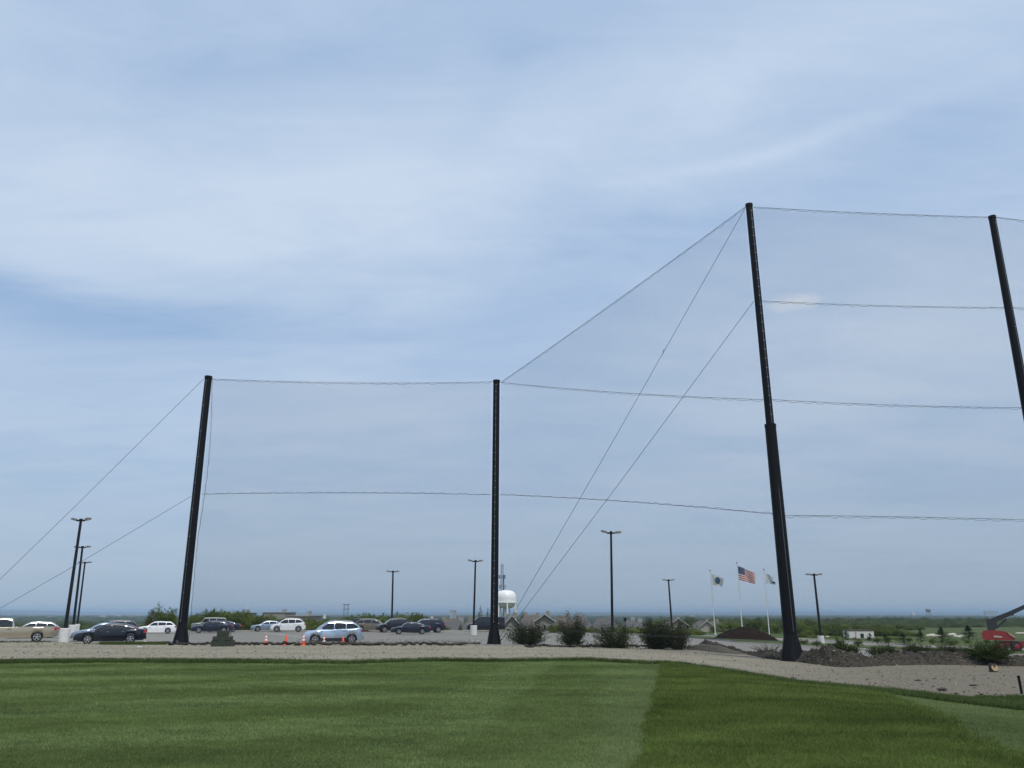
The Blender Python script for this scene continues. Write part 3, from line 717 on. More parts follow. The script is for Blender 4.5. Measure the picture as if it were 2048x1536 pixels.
def car(kind, paint, P, heading, label, scale=1, roof=None, cladding=False, cat='car', name='parked_car', cone=None, group=None, roof_rails=False):
    s = CARS[kind]; Lc, Wc, Hc = s['L'], s['W'], s['H']; low = P2(s['low']); g0, g1, g2, g3 = s['gh']; r = s['r']; gc = s['gc']
    e = empty(name, P, heading, label, cat, group)
    hw = Wc/2; X = lambda f: Lc/2-f*Lc
    fs = set(np.linspace(0, 1, 41).tolist()+[.006,.02,.99]+[a for a, _ in s['low']])
    R = r+.06
    for wf in s['wh']:
        for q in np.linspace(-1, 1, 15): fs.add(wf+q*R/Lc)
    fs = sorted(f for f in fs if 0 <= f <= 1)
    def zb(f):
        z = gc-.02+.10*max(0, (.05-f)/.05)+.12*max(0, (f-.95)/.05)
        for wf in s['wh']:
            d = (f-wf)*Lc
            if abs(d) < R: z = max(z, r+math.sqrt(max(R*R-d*d, 0)))
        return z
    def wy(f):
        d = min(f, 1-f); k = max(0, 1-d/.14); return hw*(1-.20*k**2.4)
    vs = []; fc = []; nr = 0
    for f in fs:
        x = X(f); z0 = zb(f); z1 = low(f); w = wy(f); z0 = min(z0, z1-.12)
        h = z1-z0; cz = z1+.03
        if 'bed' in s and s['bed'][0] <= f <= s['bed'][1]: top = [(w*.955, z1), (w*.90, z1), (w*.88, .72), (0, .72)]
        else: top = [(w*.90, z1+.0), (w*.72, z1+.018), (w*.4, cz), (0, cz+.005)]
        half = [(w*.90, z0), (w*.975, z0+.02), (w, z0+h*.40), (w*1.0, z0+h*.62), (w*.975, z0+h*.86), (w*.945, z1-.02)]+top
        ring = [(x, -y, z) for y, z in half]+[(x, y, z) for y, z in reversed(half[:-1])]
        nr = len(ring); vs += ring
    n = len(fs)
    for i in range(n-1):
        for k in range(nr-1): fc.append((i*nr+k, i*nr+k+1, (i+1)*nr+k+1, (i+1)*nr+k))
    fc.append(tuple(range(nr))); fc.append(tuple(reversed(range((n-1)*nr, n*nr))))
    b = MB(); b.add(vs, fc); body = b.build('body', paint, e, 35)
    # underbody
    b = MB(); b.box((0,0,gc+.16), (Lc*.92, Wc*.80, .34)); b.build('underbody', DARKP, e)
    # cabin
    def roofz(f): return float(np.interp(f, [g0, g0+(g1-g0)*.5, g1, g1+(g2-g1)*.35, g2, g2+(g3-g2)*.5, g3], [low(g0)+.02, low(g0)+(Hc-.04-low(g0))*.60, Hc-.045, Hc, Hc-.05, low(g3)+(Hc-.05-low(g3))*.62, low(g3)+.02]))
    yb, yr = hw*.90, hw*.70
    if kind in ('jeep', 'van'): yr = hw*.80
    def side(f, z):
        bz = low(f); t_ = min(max((z-bz)/(Hc-.05-bz), 0), 1); return yb+(yr-yb)*t_**1.15
    gf = np.linspace(g0, g3, 33); vs = []; fc = []
    for f in gf:
        x = X(f); bz = low(f)-.03; rz = max(roofz(f), bz+.02); m1 = bz+(rz-.05-bz)*.5
        half = [(side(f, bz), bz), (side(f, m1), m1), (side(f, rz-.05), rz-.05), (side(f, rz-.05)*.93, rz-.012), (side(f, rz-.05)*.55, rz+.012), (0, rz+.02)]
        ring = [(x,-y,z) for y, z in half]+[(x,y,z) for y, z in reversed(half[:-1])]; nr2 = len(ring); vs += ring
    for i in range(len(gf)-1):
        for k in range(nr2-1): fc.append((i*nr2+k, i*nr2+k+1, (i+1)*nr2+k+1, (i+1)*nr2+k))
    b = MB(); b.add(vs, fc); b.build('cabin', roof or paint, e, 35)
    # glass
    def pane(f0, f1, sgn, name='side_window'):
        n_ = 7; v = []
        for i in range(n_):
            f = f0+(f1-f0)*i/(n_-1); lo = low(f)+.045; hi = max(roofz(f)-.10, lo+.01)
            for z in (lo, (lo+hi)/2, hi): v.append((X(f), sgn*(side(f, z)+.012), z))
        q = [(i*3+k, i*3+k+1, (i+1)*3+k+1, (i+1)*3+k) for i in range(n_-1) for k in (0,1)]
        b = MB(); b.add(v, q); b.build(name, GLASS, e, 60)
    a0 = g0+(g1-g0)*.30; a1 = g3-(g3-g2)*(.42 if kind not in ('sedan',) else .50)
    if kind in ('suv','wagon','hatch','crossover'): a1 = g3-(g3-g2)*.35-.02
    pil = [a0]+list(s['pil'])+[a1]
    if kind == 'pickup': pil = [a0, a1]
    for sg in (-1, 1):
        for p0, p1 in zip(pil, pil[1:]):
            if p1-p0 < .03: continue
            if kind == 'van' and p0 > .5: continue
            pane(p0+.008, p1-.008, sg)
    def screen(f0, f1, name):
        v = []; n_ = 6
        for i in range(n_):
            f = f0+(f1-f0)*i/(n_-1); rz = max(roofz(f), low(f)); y = side(f, rz-.05)*.86
            for yy, dz in ((-y,.0),(-y*.5,.014),(0,.024),(y*.5,.014),(y,.0)): v.append((X(f)+(.012 if f < .5 else -.012), yy, rz+dz+.008))
        q = [(i*5+k, i*5+k+1, (i+1)*5+k+1, (i+1)*5+k) for i in range(n_-1) for k in range(4)]
        b = MB(); b.add(v, q); b.build(name, GLASS, e, 60)
    screen(g0+(g1-g0)*.12, g1-(g1-g0)*.06, 'windshield'); screen(g2+(g3-g2)*.08, g3-(g3-g2)*.16, 'rear_window')
    # wheels
    for wf in s['wh']:
        for sg in (-1, 1):
            wpos = (X(wf), sg*(hw-.115), r)
            we = empty('wheel', wpos); we.parent = e
            tm = CARM.get(('t', r)); 
            if tm is None:
                b = MB(); b.lathe([(r*.62,-.10),(r*.90,-.11),(r,-.075),(r,.075),(r*.90,.11),(r*.62,.10)], 24, axis='y', cap=True); o = b.build('tyre', RUBBER, None, 40); CARM[('t', r)] = o.data; COL.objects.unlink(o); tm = o.data
                b = MB(); b.lathe([(r*.66,.09),(r*.66,.115),(r*.58,.118),(r*.56,.07),(.02,.07)], 24, axis='y', cap=False)
                b.lathe([(r*.17,.07),(r*.17,.125),(.01,.128)], 10, axis='y')
                for k in range(5):
                    a = k*2*math.pi/5+.3; rot = Matrix.Rotation(-a, 3, 'Y'); b.box(rot@Vector((r*.36,.105,0)), (r*.50,.028,r*.17), rot, m=0)
                o = b.build('rim', [RIM], None, 30); CARM[('r', r)] = o.data; COL.objects.unlink(o)
                b = MB(); b.lathe([(r*.56,.074),(.01,.074)], 20, axis='y', cap=False); o = b.build('brake_disc', mat('brake_dark', (.05,.05,.055), .5, .5), None); CARM[('d', r)] = o.data; COL.objects.unlink(o)
            for nm, kk in (('tyre','t'),('rim','r'),('brake_disc','d')):
                o = bpy.data.objects.new(nm, CARM[(kk, r)]); COL.objects.link(o); o.parent = we; o.rotation_euler[2] = 0 if sg > 0 else math.pi
    # lights, trim
    for sg in (-1, 1):
        f0 = .012; zf = low(.03)-.10; w = wy(.03)
        v = []; 
        for f, zz_ in ((.004,0),(.03,.01),(.065,.035),(.10,.05)):
            ww = wy(f); v += [(X(f)+.012, sg*(ww*(.60 if f < .01 else .94)+ (0.012 if f>.01 else 0)), low(max(f,.012))-.17+zz_), (X(f)+.012, sg*(ww*(.60 if f < .01 else .94)+(.012 if f>.01 else 0)), low(max(f,.012))-.05+zz_*.2)]
        b = MB(); b.add(v, [(0,1,3,2),(2,3,5,4),(4,5,7,6)]); b.build('headlight', HEADL, e)
        v = []
        for f in (.955, .98, .997):
            ww = wy(f); tz = low(.95)
            v += [(X(f)-.008, sg*(ww*.985+.012 if f < .99 else ww*.97), tz-.26), (X(f)-.008, sg*(ww*.975+.012 if f < .99 else ww*.94), tz-.06 )]
        v += [(X(1)-.014, sg*wy(1)*.60, tz-.24), (X(1)-.014, sg*wy(1)*.60, tz-.10)]
        b = MB(); b.add(v, [(0,1,3,2),(2,3,5,4),(4,5,7,6)]); b.build('tail_light', TAILR, e)
        b = MB(); f = g0+(g1-g0)*.42; b.box((X(f), sg*(hw+.08), low(f)+.07), (.13,.20,.13), taper=.8); b.build('wing_mirror', roof if kind == 'x' else paint, e)
        for hf in (pil[1]-.045, pil[min(2, len(pil)-1)]-.035):
            if len(pil) < 3 and hf > .9: continue
            b = MB(); b.box((X(hf), sg*(hw*.985+.01), low(hf)-.11), (.19,.035,.03)); b.build('door_handle', CHROME if kind in ('sedan',) else paint, e)
        for df in [g0+(g1-g0)*.25]+list(s['pil'])[:2]:
            vv = []
            for q in np.linspace(0, 1, 5):
                z = gc+.10+(low(df)-.05-gc-.10)*q; h_ = low(df)-zb(df)
                vv += [(X(df)-.008, sg*(hw*.992+.006), z), (X(df)+.008, sg*(hw*.992+.006), z)]
            b = MB(); b.add(vv, [(2*i,2*i+1,2*i+3,2*i+2) for i in range(4)]); b.build('door_gap', DARKP, e)
        # sill
        b = MB(); f0, f1 = s['wh'][0]+R/Lc, s['wh'][1]-R/Lc
        b.box(((X(f0)+X(f1))/2, sg*(hw*.93), gc+.05), (abs(X(f0)-X(f1)), .14, .16 if not cladding else .26)); b.build('sill', DARKP if cladding or kind in ('jeep',) else paint, e)
        if roof_rails:
            b = MB(); b.tube([(X(g1+.02), sg*yr*.92, Hc+.0), (X(g1+.06), sg*yr*.92, Hc+.06), (X(g2-.06), sg*yr*.92, Hc+.05), (X(g2), sg*yr*.92, Hc-.03)], .016, 5); b.build('roof_rail', mat('rail_grey', (.30,.31,.33), .5, .4), e)
    b = MB(); b.box((X(.0)+.005, 0, low(.02)-.14), (.03, hw*.85, .11)); b.build('grille', DARKP, e)
    b = MB(); b.box((X(.0)-.02, 0, gc+.10), (.10, hw*1.45, .20)); b.build('front_bumper', DARKP if cladding or kind in ('van','jeep') else paint, e)
    b = MB(); b.box((X(1)+.02, 0, gc+.17), (.10, hw*1.5, .20)); b.build('rear_bumper', CHROME if kind in ('pickup','van') else (DARKP if cladding else paint), e)
    b = MB(); b.box((X(1)-.02, 0, low(.97)-.22), (.02, .50, .13)); b.build('number_plate', mat('plate_white', (.6,.6,.6), .5), e)
    if kind == 'pickup':
        b = MB()
        b.box((X(.525), 0, (1.14+.72)/2+.01), (.04, hw*1.7, .40)); b.build('bed_front_wall', paint, e)
    e.scale = (scale,)*3
    return e
CARM = {}
def paint(name, col, metal=.4, rough=.25): return mat('car_paint_'+name, col, rough, metal, coat=.55, spec=.4)
PB = paint('black_blue', (.010,.013,.022), .3); PN = paint('navy', (.016,.022,.045), .4); PW = paint('white', (.72,.73,.74), 0); PS = paint('silver', (.46,.48,.50), .7)
PT = paint('tan', (.36,.32,.24), .45); PI = paint('ice_blue', (.42,.52,.64), .5); PZ = paint('bronze', (.20,.17,.13), .5); PG = paint('grey_green', (.20,.23,.20), .5); PSB = paint('silver_blue', (.30,.36,.44), .6)
PI2 = math.pi
def place(pxc, py): return hit(pxc, py)
def CP(px, Y): g = gnd(px, Y); g.z -= .03; return g
left = math.pi
car('pickup', PT, CP(30, 66.0), left+.50, 'tan pickup truck with its bed towards the lamp posts, cut off by the left edge', cat='pickup truck', name='pickup_truck')
car('hatch', PS, CP(72, 79), left+.50, 'silver car mostly hidden behind the bed of the tan pickup truck')
car('sedan', PB, CP(226, 63.2), left+.42, 'black sedan parked side-on beside the white lamp bases on the left')
car('sedan', PSB, CP(213, 69.5), left+.42, 'silver-grey car nose visible just behind the black sedan')
car('suv', PB, CP(228, 77.5), left+.42, 'dark car whose roof rises behind the black sedan and the silver car', scale=.98)
car('wagon', PW, CP(316, 99), left+.36, 'small white wagon parked between the black sedan and the left net pole', scale=.92)
car('jeep', PG, CP(419, 113.5), left+.34, 'grey-green boxy four-wheel-drive with a pale roof, behind the dark sedan by the stacked blocks', roof=paint('pale_roof', (.48,.47,.42), .2))
car('sedan', PN, CP(426, 103), left+.34, 'navy sedan with a bright glint on its rear window, behind the stacked blocks')
car('sedan', PN, CP(446, 109), left+.30, 'dark car showing only its tail light behind the navy sedan near the hedge', scale=.97)
car('sedan', PSB, CP(538, 114), left+.40, 'silver-blue sedan half hidden behind the white four-wheel-drive near the hedge', scale=.97)
car('crossover', PW, CP(577, 110), left+.27, 'white four-wheel-drive parked in front of the hedge with the silver-blue sedan', roof_rails=True)
car('crossover', PI, CP(668, 61.8), left+.30, 'light ice-blue four-wheel-drive standing behind the row of traffic cones', cladding=True, roof_rails=True, scale=.955)
car('suv', PB, CP(714, 115), left+.05, 'dark wagon showing only its roof behind the ice-blue car')
car('wagon', PZ, CP(746, 111), .05, 'bronze estate car with its tail towards the ice-blue car', scale=1.08, roof_rails=True)
car('suv', PB, CP(789, 107), left+.35, 'black four-wheel-drive with a silvery roof line between the bronze car and the navy coupe', roof_rails=True)
car('sedan', PN, CP(822, 96), left+.22, 'navy saloon nearest the camera in the group left of the middle pole', scale=.92)
car('suv', PN, CP(853, 105), left+.30, 'dark blue four-wheel-drive at the right end of the group left of the middle pole', scale=1.02)
car('van', PB, CP(972, 113), left+.10, 'dark van parked behind the middle net pole', cat='van', name='parked_van', scale=.95)

# ------------------------------------------------------------------ light poles
LAMP = mat('lamp_housing', (.17,.16,.14), .4, .4); LENS = mat('lamp_lens', (.75,.75,.72), .2)
def lamp_post(P, top, label, base_h=1.0, base_r=.32, heads=((-1,.22,.35),(1,.0,.0)), r=.085, arm=.75):
    arm *= .68
    e = empty('lamp_post', P, 0, label, 'lamp post'); H = top-P
    b = MB(); b.lathe([(base_r, -.3),(base_r, base_h*.97),(base_r*.93, base_h)], 14); b.build('concrete_base', CONC, e, 30)
    b = MB(); b.box((0,0,base_h+.02), (.36,.36,.05)); b.build('base_plate', POLE2, e)
    b = MB(); b.tube([Vector((0,0,base_h-.02)), H], [r*1.15, r*.85], 10); b.build('shaft', POLE2, e, 40)
    b = MB(); b.tube([H+Vector((0,0,-.05)), H+Vector((0,0,.10))], r*1.2, 10); b.build('cap', POLE2, e, 40)
    for sg, tilt, yaw in heads:
        rot = Matrix.Rotation(yaw*sg, 3, 'Z')@Matrix.Rotation(-tilt*sg, 3, 'Y')
        b = MB(); b.box(H+Vector((sg*arm*.30, 0, -.05)), (arm*.62, .09, .12)); b.build('bracket', POLE2, e)
        he = empty('lamp_head', H+Vector((sg*arm*.58, 0, -.02))); he.parent = e; he.rotation_euler = rot.to_euler()
        b = MB(); v = []
        for x, hw_, zt in ((0,.12,.05),(.12,.20,.10),(.38,.22,.11),(.54,.14,.06)):
            v += [(sg*x,-hw_,-.04),(sg*x,-hw_*.8,zt),(sg*x,hw_*.8,zt),(sg*x,hw_,-.04)]
        b.add(v, [(i*4+k, i*4+(k+1)%4, i*4+4+(k+1)%4, i*4+4+k) for i in range(3) for k in range(4)]+[(0,1,2,3),(12,13,14,15)])
        b.build('housing', LAMP, he, 30)
        b = MB(); b.box((sg*.28, 0, -.055), (.34,.30,.03)); b.build('lens', LENS, he)
def LP(pxb, pyb, pxt, pyt, Y, *a, **k):
    if Y: P = at(pxb, pyb, Y); P.z = Tz(P.x, P.y)
    else: P = hit(pxb, pyb)
    P.z -= .02
    lamp_post(P, at(pxt, pyt, P.y), *a, **k)
LP(127, 1282, 162, 1040, 66.5, 'nearest and tallest of the three lamp posts beside the tan pickup', base_h=1.05, heads=((-1,.25,.3),(1,.25,-.3)), r=.12, arm=.85, base_r=.40)
LP(143, 1276, 165, 1094, 88, 'middle one of the three lamp posts behind the white bases on the left', base_h=1.1, heads=((-1,.05,0),(1,.12,0)), r=.12, arm=.85, base_r=.42)
LP(152, 1268, 170, 1125, 108, 'farthest and shortest-looking of the three lamp posts near the tan pickup', base_h=1.0, heads=((-1,.05,0),(1,.12,0)), r=.11, arm=.85)
LP(783, 1263, 786, 1143, 116, 'lamp post rising behind the dark cars right of the ice-blue car', heads=((-1,.1,0),(1,.1,0)), r=.13, arm=.95)
LP(947, 1276, 951, 1122, 92, 'lamp post with a white drum base just left of the middle net pole', base_h=1.0, heads=((-1,.25,.3),(1,.15,0)), r=.11, base_r=.38, arm=.85)
LP(1226, 1300, 1222, 1065, 66, 'lamp post rising behind the third dark shrub right of the middle pole', heads=((-1,.28,.3),(1,.06,0)), r=.10, arm=.75)
LP(1345, 1274, 1337, 1160, 122, 'lamp post rising behind the fourth and widest dark shrub', heads=((-1,.08,0),(1,.08,0)), r=.13, arm=.95)
LP(1643, 1287, 1628, 1149, None, 'lamp post with a white base standing right of the tallest net pole', base_h=.80, heads=((-1,.08,0),(1,.08,0)), r=.12, base_r=.33, arm=.85)

# ------------------------------------------------------------------ traffic cones
OR = mat('cone_orange', (.80,.10,.035), .55, 0, .08, 5); WB = mat('cone_white_band', (.75,.75,.72), .5)
def cone(px, py, h, bands, label, Y=58.5, tilt=0):
    P = at(px, py, Y); P.z = Tz(P.x, P.y); e = empty('traffic_cone', P, .3, label, 'traffic cone'); e.rotation_euler = (0, tilt, .2)
    w = h*.5; b = MB(); b.box((0,0,.025), (w,w,.05), taper=.94); b.build('base', OR, e)
    rr = lambda f: w*.40+(.035-w*.40)*f
    b = MB(); b.lathe([(rr(0)*1.1,.05),(rr(.05),h*.08),(rr(.3),h*.3),(rr(.95),h*.97),(rr(1)*.8,h)], 16); b.build('body', OR, e, 40)
    for f0, f1 in bands:
        b = MB(); b.lathe([(rr(f0)+.008, h*f0),(rr(f1)+.008, h*f1)], 16, cap=False); b.build('reflective_band', WB, e, 40)
cone(531, 1293.5, .68, ((.42,.60),(.72,.92)), 'leftmost traffic cone, with two white bands, beside the plain cone')
cone(571.5, 1293, .68, (), 'plain orange traffic cone without bands, second from the left')
cone(606, 1295, .72, ((.42,.60),(.72,.90)), 'banded traffic cone in front of the nose of the ice-blue car', Y=57.5)
cone(647, 1293.5, .66, ((.30,.50),(.62,.80)), 'banded traffic cone in front of the front wheel of the ice-blue car')
cone(685.5, 1291.5, .58, (), 'plain orange traffic cone below the rear door of the ice-blue car')

# ------------------------------------------------------------------ stacked blocks and leaning stand
BLK = mat('mossy_block', (.030,.038,.026), .9, 0, .25, 5, .5, 14)
P = at(445, 1298, 55.5); P.z = Tz(P.x, P.y); k = mpp(55.5)*1.03
e = empty('block_stack', P, .12, 'stepped stack of dark green-grey blocks at the edge of the gravel', 'blocks')
z = 0
for w, h, off in ((39,11.5,0), (33,7,-1), (19.5,10,-1.5)):
    n = 3 if w > 25 else 2
    for i in range(n):
        b = MB(); b.box((0,0,0), (w*k/n*.985, .9 if n == 3 else .55, h*k*.97), taper=.97); o = b.build('block', BLK, e)
        o.location = (off*k+(i-(n-1)/2)*w*k/n, random.uniform(-.02,.02), z+h*k/2)
    z += h*k
e2 = empty('leaning_stand', P+Vector((.5,.5,0)), 0, 'thin leaning metal stand with splayed legs behind the block stack', 'stand')
def rp(px, py, Y=56.2): return at(px, py, Y)-e2.location
for nm, a, b_, r in (('post', (452,1236), (459,1270), .02), ('leg', (459,1262), (471,1296), .022), ('leg', (434,1262), (440,1277), .022), ('leg', (457,1257), (453,1275), .045)):
    b = MB(); b.tube([rp(*a), rp(*b_)], r, 6); b.build(nm, STEEL if r > .04 else TWIG, e2)
b = MB(); b.tube([rp(463,1298.2), rp(480,1296)], .03, 5); b.build('foot', STEEL, e2)

# ------------------------------------------------------------------ shrubs along the net line
def shrub(P, w, h, label, n_br=70, leaf=.075, per=60, mm=DARKG, seed=1, name='shrub', twigs=40, cat='shrub', low=.15, group=None):
    rng = np.random.default_rng(seed); e = empty(name, P, 0, label, cat, group); b = MB(); Cs = []; Tn = []
    for i in range(n_br+twigs):
        a = rng.uniform(0, 6.28); sp = rng.uniform(.1, 1)**.6; bare = i >= n_br
        ht = h*(rng.uniform(.5, 1.0)*(1-.42*sp**1.6) if not bare else rng.uniform(.65, 1.08)*(1-.40*sp))
        if not bare and rng.random() < .45: ht = h*rng.uniform(.06, .5); sp = min(1, sp*1.1+.1)
        p0 = Vector((math.cos(a)*.12*w*rng.random(), math.sin(a)*.12*w*rng.random(), 0))
        p2 = Vector((math.cos(a)*w*.5*sp, math.sin(a)*w*.5*sp, ht)); p1 = p0.lerp(p2, .5)+Vector((rng.normal()*.1*w*.5, rng.normal()*.1*w*.5, ht*.12))
        b.tube([p0, p1, p2], [.022, .013, .004], 3, cap=False)
        if bare: continue
        s = rng.beta(2.2, 1.3, per); s0 = s[:,None]
        q = (1-s0)**2*np.array(p0)+2*s0*(1-s0)*np.array(p1)+s0**2*np.array(p2)
        q += rng.normal(size=(per,3))*np.array([.12,.12,.09])*w*.42*(.35+.65*s0)
        Cs.append(q); Tn.append(np.full(per, np.clip(rng.normal(.42,.25),0,1)))
    b.build('branches', TWIG, e)
    C = np.concatenate(Cs); C[:,2] = np.abs(C[:,2])+.02; V, Fc = leaves(C, None, leaf, rng)
    npmesh('foliage', V, Fc, mm, e, attrs=dict(tint=np.repeat(np.concatenate(Tn), 4)))
    return e
def SH(px0, px1, pyt, pyb, Y, label, **k):
    pyt -= 3; P = at((px0+px1)/2, pyb, Y)
    if k.pop('on_ground', True): P.z = Tz(P.x, P.y)-.03
    top = at((px0+px1)/2, pyt, Y); w = (px1-px0)*mpp(Y)*1.1
    return shrub(P, w, top.z-P.z, label, **k)
SH(1013, 1097, 1233, 1293, 63, 'dark rounded shrub right of the middle net pole, first of the row', seed=11, n_br=120, per=85)
SH(1112, 1178, 1214, 1293, 62, 'tall narrow dark shrub with ragged tips, second of the row', seed=12, n_br=110, per=90)
SH(1188, 1272, 1238, 1297, 60.5, 'low spreading dark shrub in front of a lamp post, third of the row', seed=13, n_br=110, per=85)
SH(1281, 1345, 1226, 1299, 60, 'dense dark shrub forming the left half of the widest clump', seed=14, n_br=120, per=95)
SH(1325, 1384, 1232, 1298, 59.5, 'thinner brownish shrub forming the right half of the widest clump', seed=15, n_br=90, per=70, twigs=120)
SH(1095, 1122, 1248, 1262.5, 116, 'small round green bush beyond the lot between the first two dark shrubs', seed=16, mm=GREEN, per=40, leaf=.13)
# scrub behind the berm
SH(1652, 1715, 1284, 1315, 47.5, 'scrubby bush on the berm just right of the tallest pole', seed=17, n_br=110, per=75, on_ground=False)
SH(1738, 1800, 1289, 1315, 50, 'low brownish scrub on the berm left of the red lift', seed=18, n_br=80, per=55, twigs=90, on_ground=False)
SH(1808, 1862, 1283, 1312, 54, 'thin grey scrub on the berm, taller than its left neighbour', seed=19, n_br=75, per=55, twigs=90, on_ground=False)
SH(1868, 1930, 1288, 1312, 53, 'brownish scrub bush on the berm below the golf course bunkers', seed=20, n_br=75, per=55, twigs=90, on_ground=False)
SH(1942, 2024, 1280, 1319, 48.5, 'dark scrub bush in front of the red lift', seed=21, n_br=105, per=85, twigs=60, on_ground=False)
e_ = SH(1500, 1575, 1282, 1304, 56, 'leafless grey twigs sticking up from the berm left of the tallest pole', seed=22, n_br=4, per=6, twigs=40)

# ------------------------------------------------------------------ dirt berm and piles
def heap_mat(name, a, b_, c_):
    m, t, p, co = base(name, .98, .08); n1_ = nnoise(t, co, 1.2, 6, .7); n2_ = nnoise(t, co, 9, 5, .75)
    c = nmix(t, nmap(t, n1_, .3, .7), a, b_); c = nmix(t, nmap(t, n2_, .55, .75, 0, .7), c, c_); c = nmix(t, nmap(t, n2_, .25, .45, .6, 0), c, (a[0]*.4, a[1]*.4, a[2]*.4))
    t.links.new(c, p.inputs[0]); bump(t, p, n2_, .9, .12); return m
DIRT = heap_mat('dug_dirt', (.042,.038,.030), (.072,.066,.053), (.15,.145,.13))
SAND = heap_mat('gravel_heap', (.095,.087,.07), (.125,.115,.096), (.18,.17,.15))
MULCH = heap_mat('dark_mulch', (.013,.009,.007), (.024,.015,.011), (.045,.026,.02))
from mathutils import noise as mn
def ridge(name, pts, m, label, width=4.0, nu=260, nv=26, rough=.22, cat='earth bank', seed=0):
    """pts: (px, base py, crest py) of the near foot and the crest, built as a rounded bank"""
    pxs = [p[0] for p in pts]; V = []; 
    u = np.linspace(pxs[0], pxs[-1], nu)
    for px in u:
        pb = np.interp(px, pxs, [p[1] for p in pts]); pc = np.interp(px, pxs, [p[2] for p in pts])
        B = hit(px, pb); wd = width
        d = Vector((B.x, B.y, 0)).normalized(); C = at(px, pc, B.y+d.y*wd*.45); h = max(C.z-Tz(C.x, C.y), .02)
        for j in range(nv):
            v = j/(nv-1); q = B+d*wd*v; s = math.sin(math.pi*min(v/.9, 1))**.85 if v < .9 else 0
            z = Tz(q.x, q.y)+h*s-.05
            nz = mn.fractal(Vector((q.x*1.3+seed, q.y*1.3, 0)), .8, 2.1, 3)+.45*mn.noise(Vector((q.x*4, q.y*4, seed)))
            z += nz*rough*min(1, h)*(.15+s)
            q2 = Vector((q.x, q.y, z)); V.append(q2)
    Fc = [(i*nv+j, (i+1)*nv+j, (i+1)*nv+j+1, i*nv+j+1) for i in range(nu-1) for j in range(nv-1)]
    o = npmesh(name, [tuple(v) for v in V], Fc, m, smooth=True)
    tag(o, label, cat); return V
ridge('gravel_heap', [(1352,1298,1297),(1375,1299,1291),(1405,1302,1286),(1440,1306,1290),(1475,1309,1301),(1500,1311,1308)], SAND, 'smooth grey gravel heap beside the widest dark shrub', 3.5, 90, 22, .06)
BERM = ridge('dirt_berm', [(1398,1288,1287),(1412,1292,1279),(1428,1295,1286),(1441,1297,1286.5),(1455,1300,1292),(1466,1302,1292),(1482,1306,1299),(1500,1311,1302),(1530,1317,1302),(1570,1321,1302),(1600,1325,1303),(1630,1329,1299),(1660,1333,1297),(1690,1335,1303),(1730,1334,1311),(1760,1332,1312),(1800,1331,1307),(1850,1330,1305),(1900,1330,1306),(1950,1331,1308),(2000,1332,1315),(2048,1333,1312),(2120,1335,1314)], DIRT, 'long rough bank of dark dug dirt crossing behind the tallest pole', 4.2, 620, 64, .42, seed=3)
# clods and stones
def rock_mesh(seed, sub=1):
    bm = bmesh.new(); bmesh.ops.create_icosphere(bm, subdivisions=sub, radius=.5); r = random.Random(seed)
    for v in bm.verts: v.co *= r.uniform(.7, 1.2); v.co.z *= .75
    me = bpy.data.meshes.new('rock'); bm.to_mesh(me); bm.free(); return me
CLOD = mat('dirt_clod', (.05,.042,.034), .95, 0, .3, 6); STONE = mat('pale_stone', (.22,.21,.19), .9, 0, .3, 6); BROWN = mat('brown_clod', (.08,.05,.035), .95, 0, .3, 6)
def rocks(name, P, s, m, label, seed=0):
    me = rock_mesh(seed, 2); me.materials.append(m); o = bpy.data.objects.new(name, me); COL.objects.link(o); o.location = P; o.scale = s; tag(o, label, 'rock'); return o
for i, (px, py, w, h, mm, lab) in enumerate([(1884,1382,19,8,CLOD,'largest dark clod on the gravel near the lawn at the right'), (1912,1389,8,4.5,CLOD,'small clod right of the largest dark clod'),
    (1903,1392,6,3,BROWN,'tiny brown clod below the small dark clod at the lawn edge'), (1963,1390,9,4,CLOD,'clod at the bare patch near the right lawn edge'), (1928,1385,5,2.5,CLOD,'pebble-sized clod above the bare patch at right'),
    (1836,1362,14,3,CLOD,'flat dark clod in the middle of the right-hand gravel'), (1946,1372,16,4,CLOD,'long low lump of dirt on the gravel left of the short post'), (1548,1352,6,3,BROWN,'small brown lump on the gravel below the tallest pole'), (1615,1364,8,3.5,BROWN,'brown lump at the lawn edge right of the tallest pole'), (1660,1364,6,3,BROWN,'second brown lump at the lawn edge, farther right')]):
    q = hit(px, py); k_ = mpp(q.y); rocks('dirt_clod', q+Vector((0,0,h*k_*.4)), (w*k_, w*k_*.8, h*k_*1.15), mm, lab, i)
def scatter_rocks(name, n, fn, smin, smax, m, label, seed):
    rng = np.random.default_rng(seed); base_me = [rock_mesh(100+i, 1) for i in range(4)]; V = []; Fc = []; k = 0
    src = []
    for me in base_me: src.append((np.array([v.co[:] for v in me.vertices]), np.array([p.vertices[:] for p in me.polygons])))
    VV = []; FF = []
    for i in range(n):
        x, y, z = fn(rng); s = rng.uniform(smin, smax)*(1 if rng.random() < .9 else 1.8); a = rng.uniform(0, 6.28); v, f = src[rng.integers(4)]
        R_ = np.array([[math.cos(a),-math.sin(a),0],[math.sin(a),math.cos(a),0],[0,0,1]]); VV.append((v@R_.T)*s*np.array([1,1,rng.uniform(.4,.9)])+np.array([x,y,z])); FF.append(f+k); k += len(v)
    o = npmesh(name, np.concatenate(VV), np.concatenate(FF), m); tag(o, label, 'stones', kind='stuff'); return o
def on_gravel(rng):
    u = rng.uniform(-.62, .66); a, b_ = float(e_lawn(u)), float(e_grav(u)); y = a+(b_-a)*rng.random()**1.4; x = u*y; return x, y, Tz(x, y)+.005
scatter_rocks('loose_gravel', 6000, on_gravel, .02, .07, STONE, 'loose pale stones scattered over the gravel track', 5)
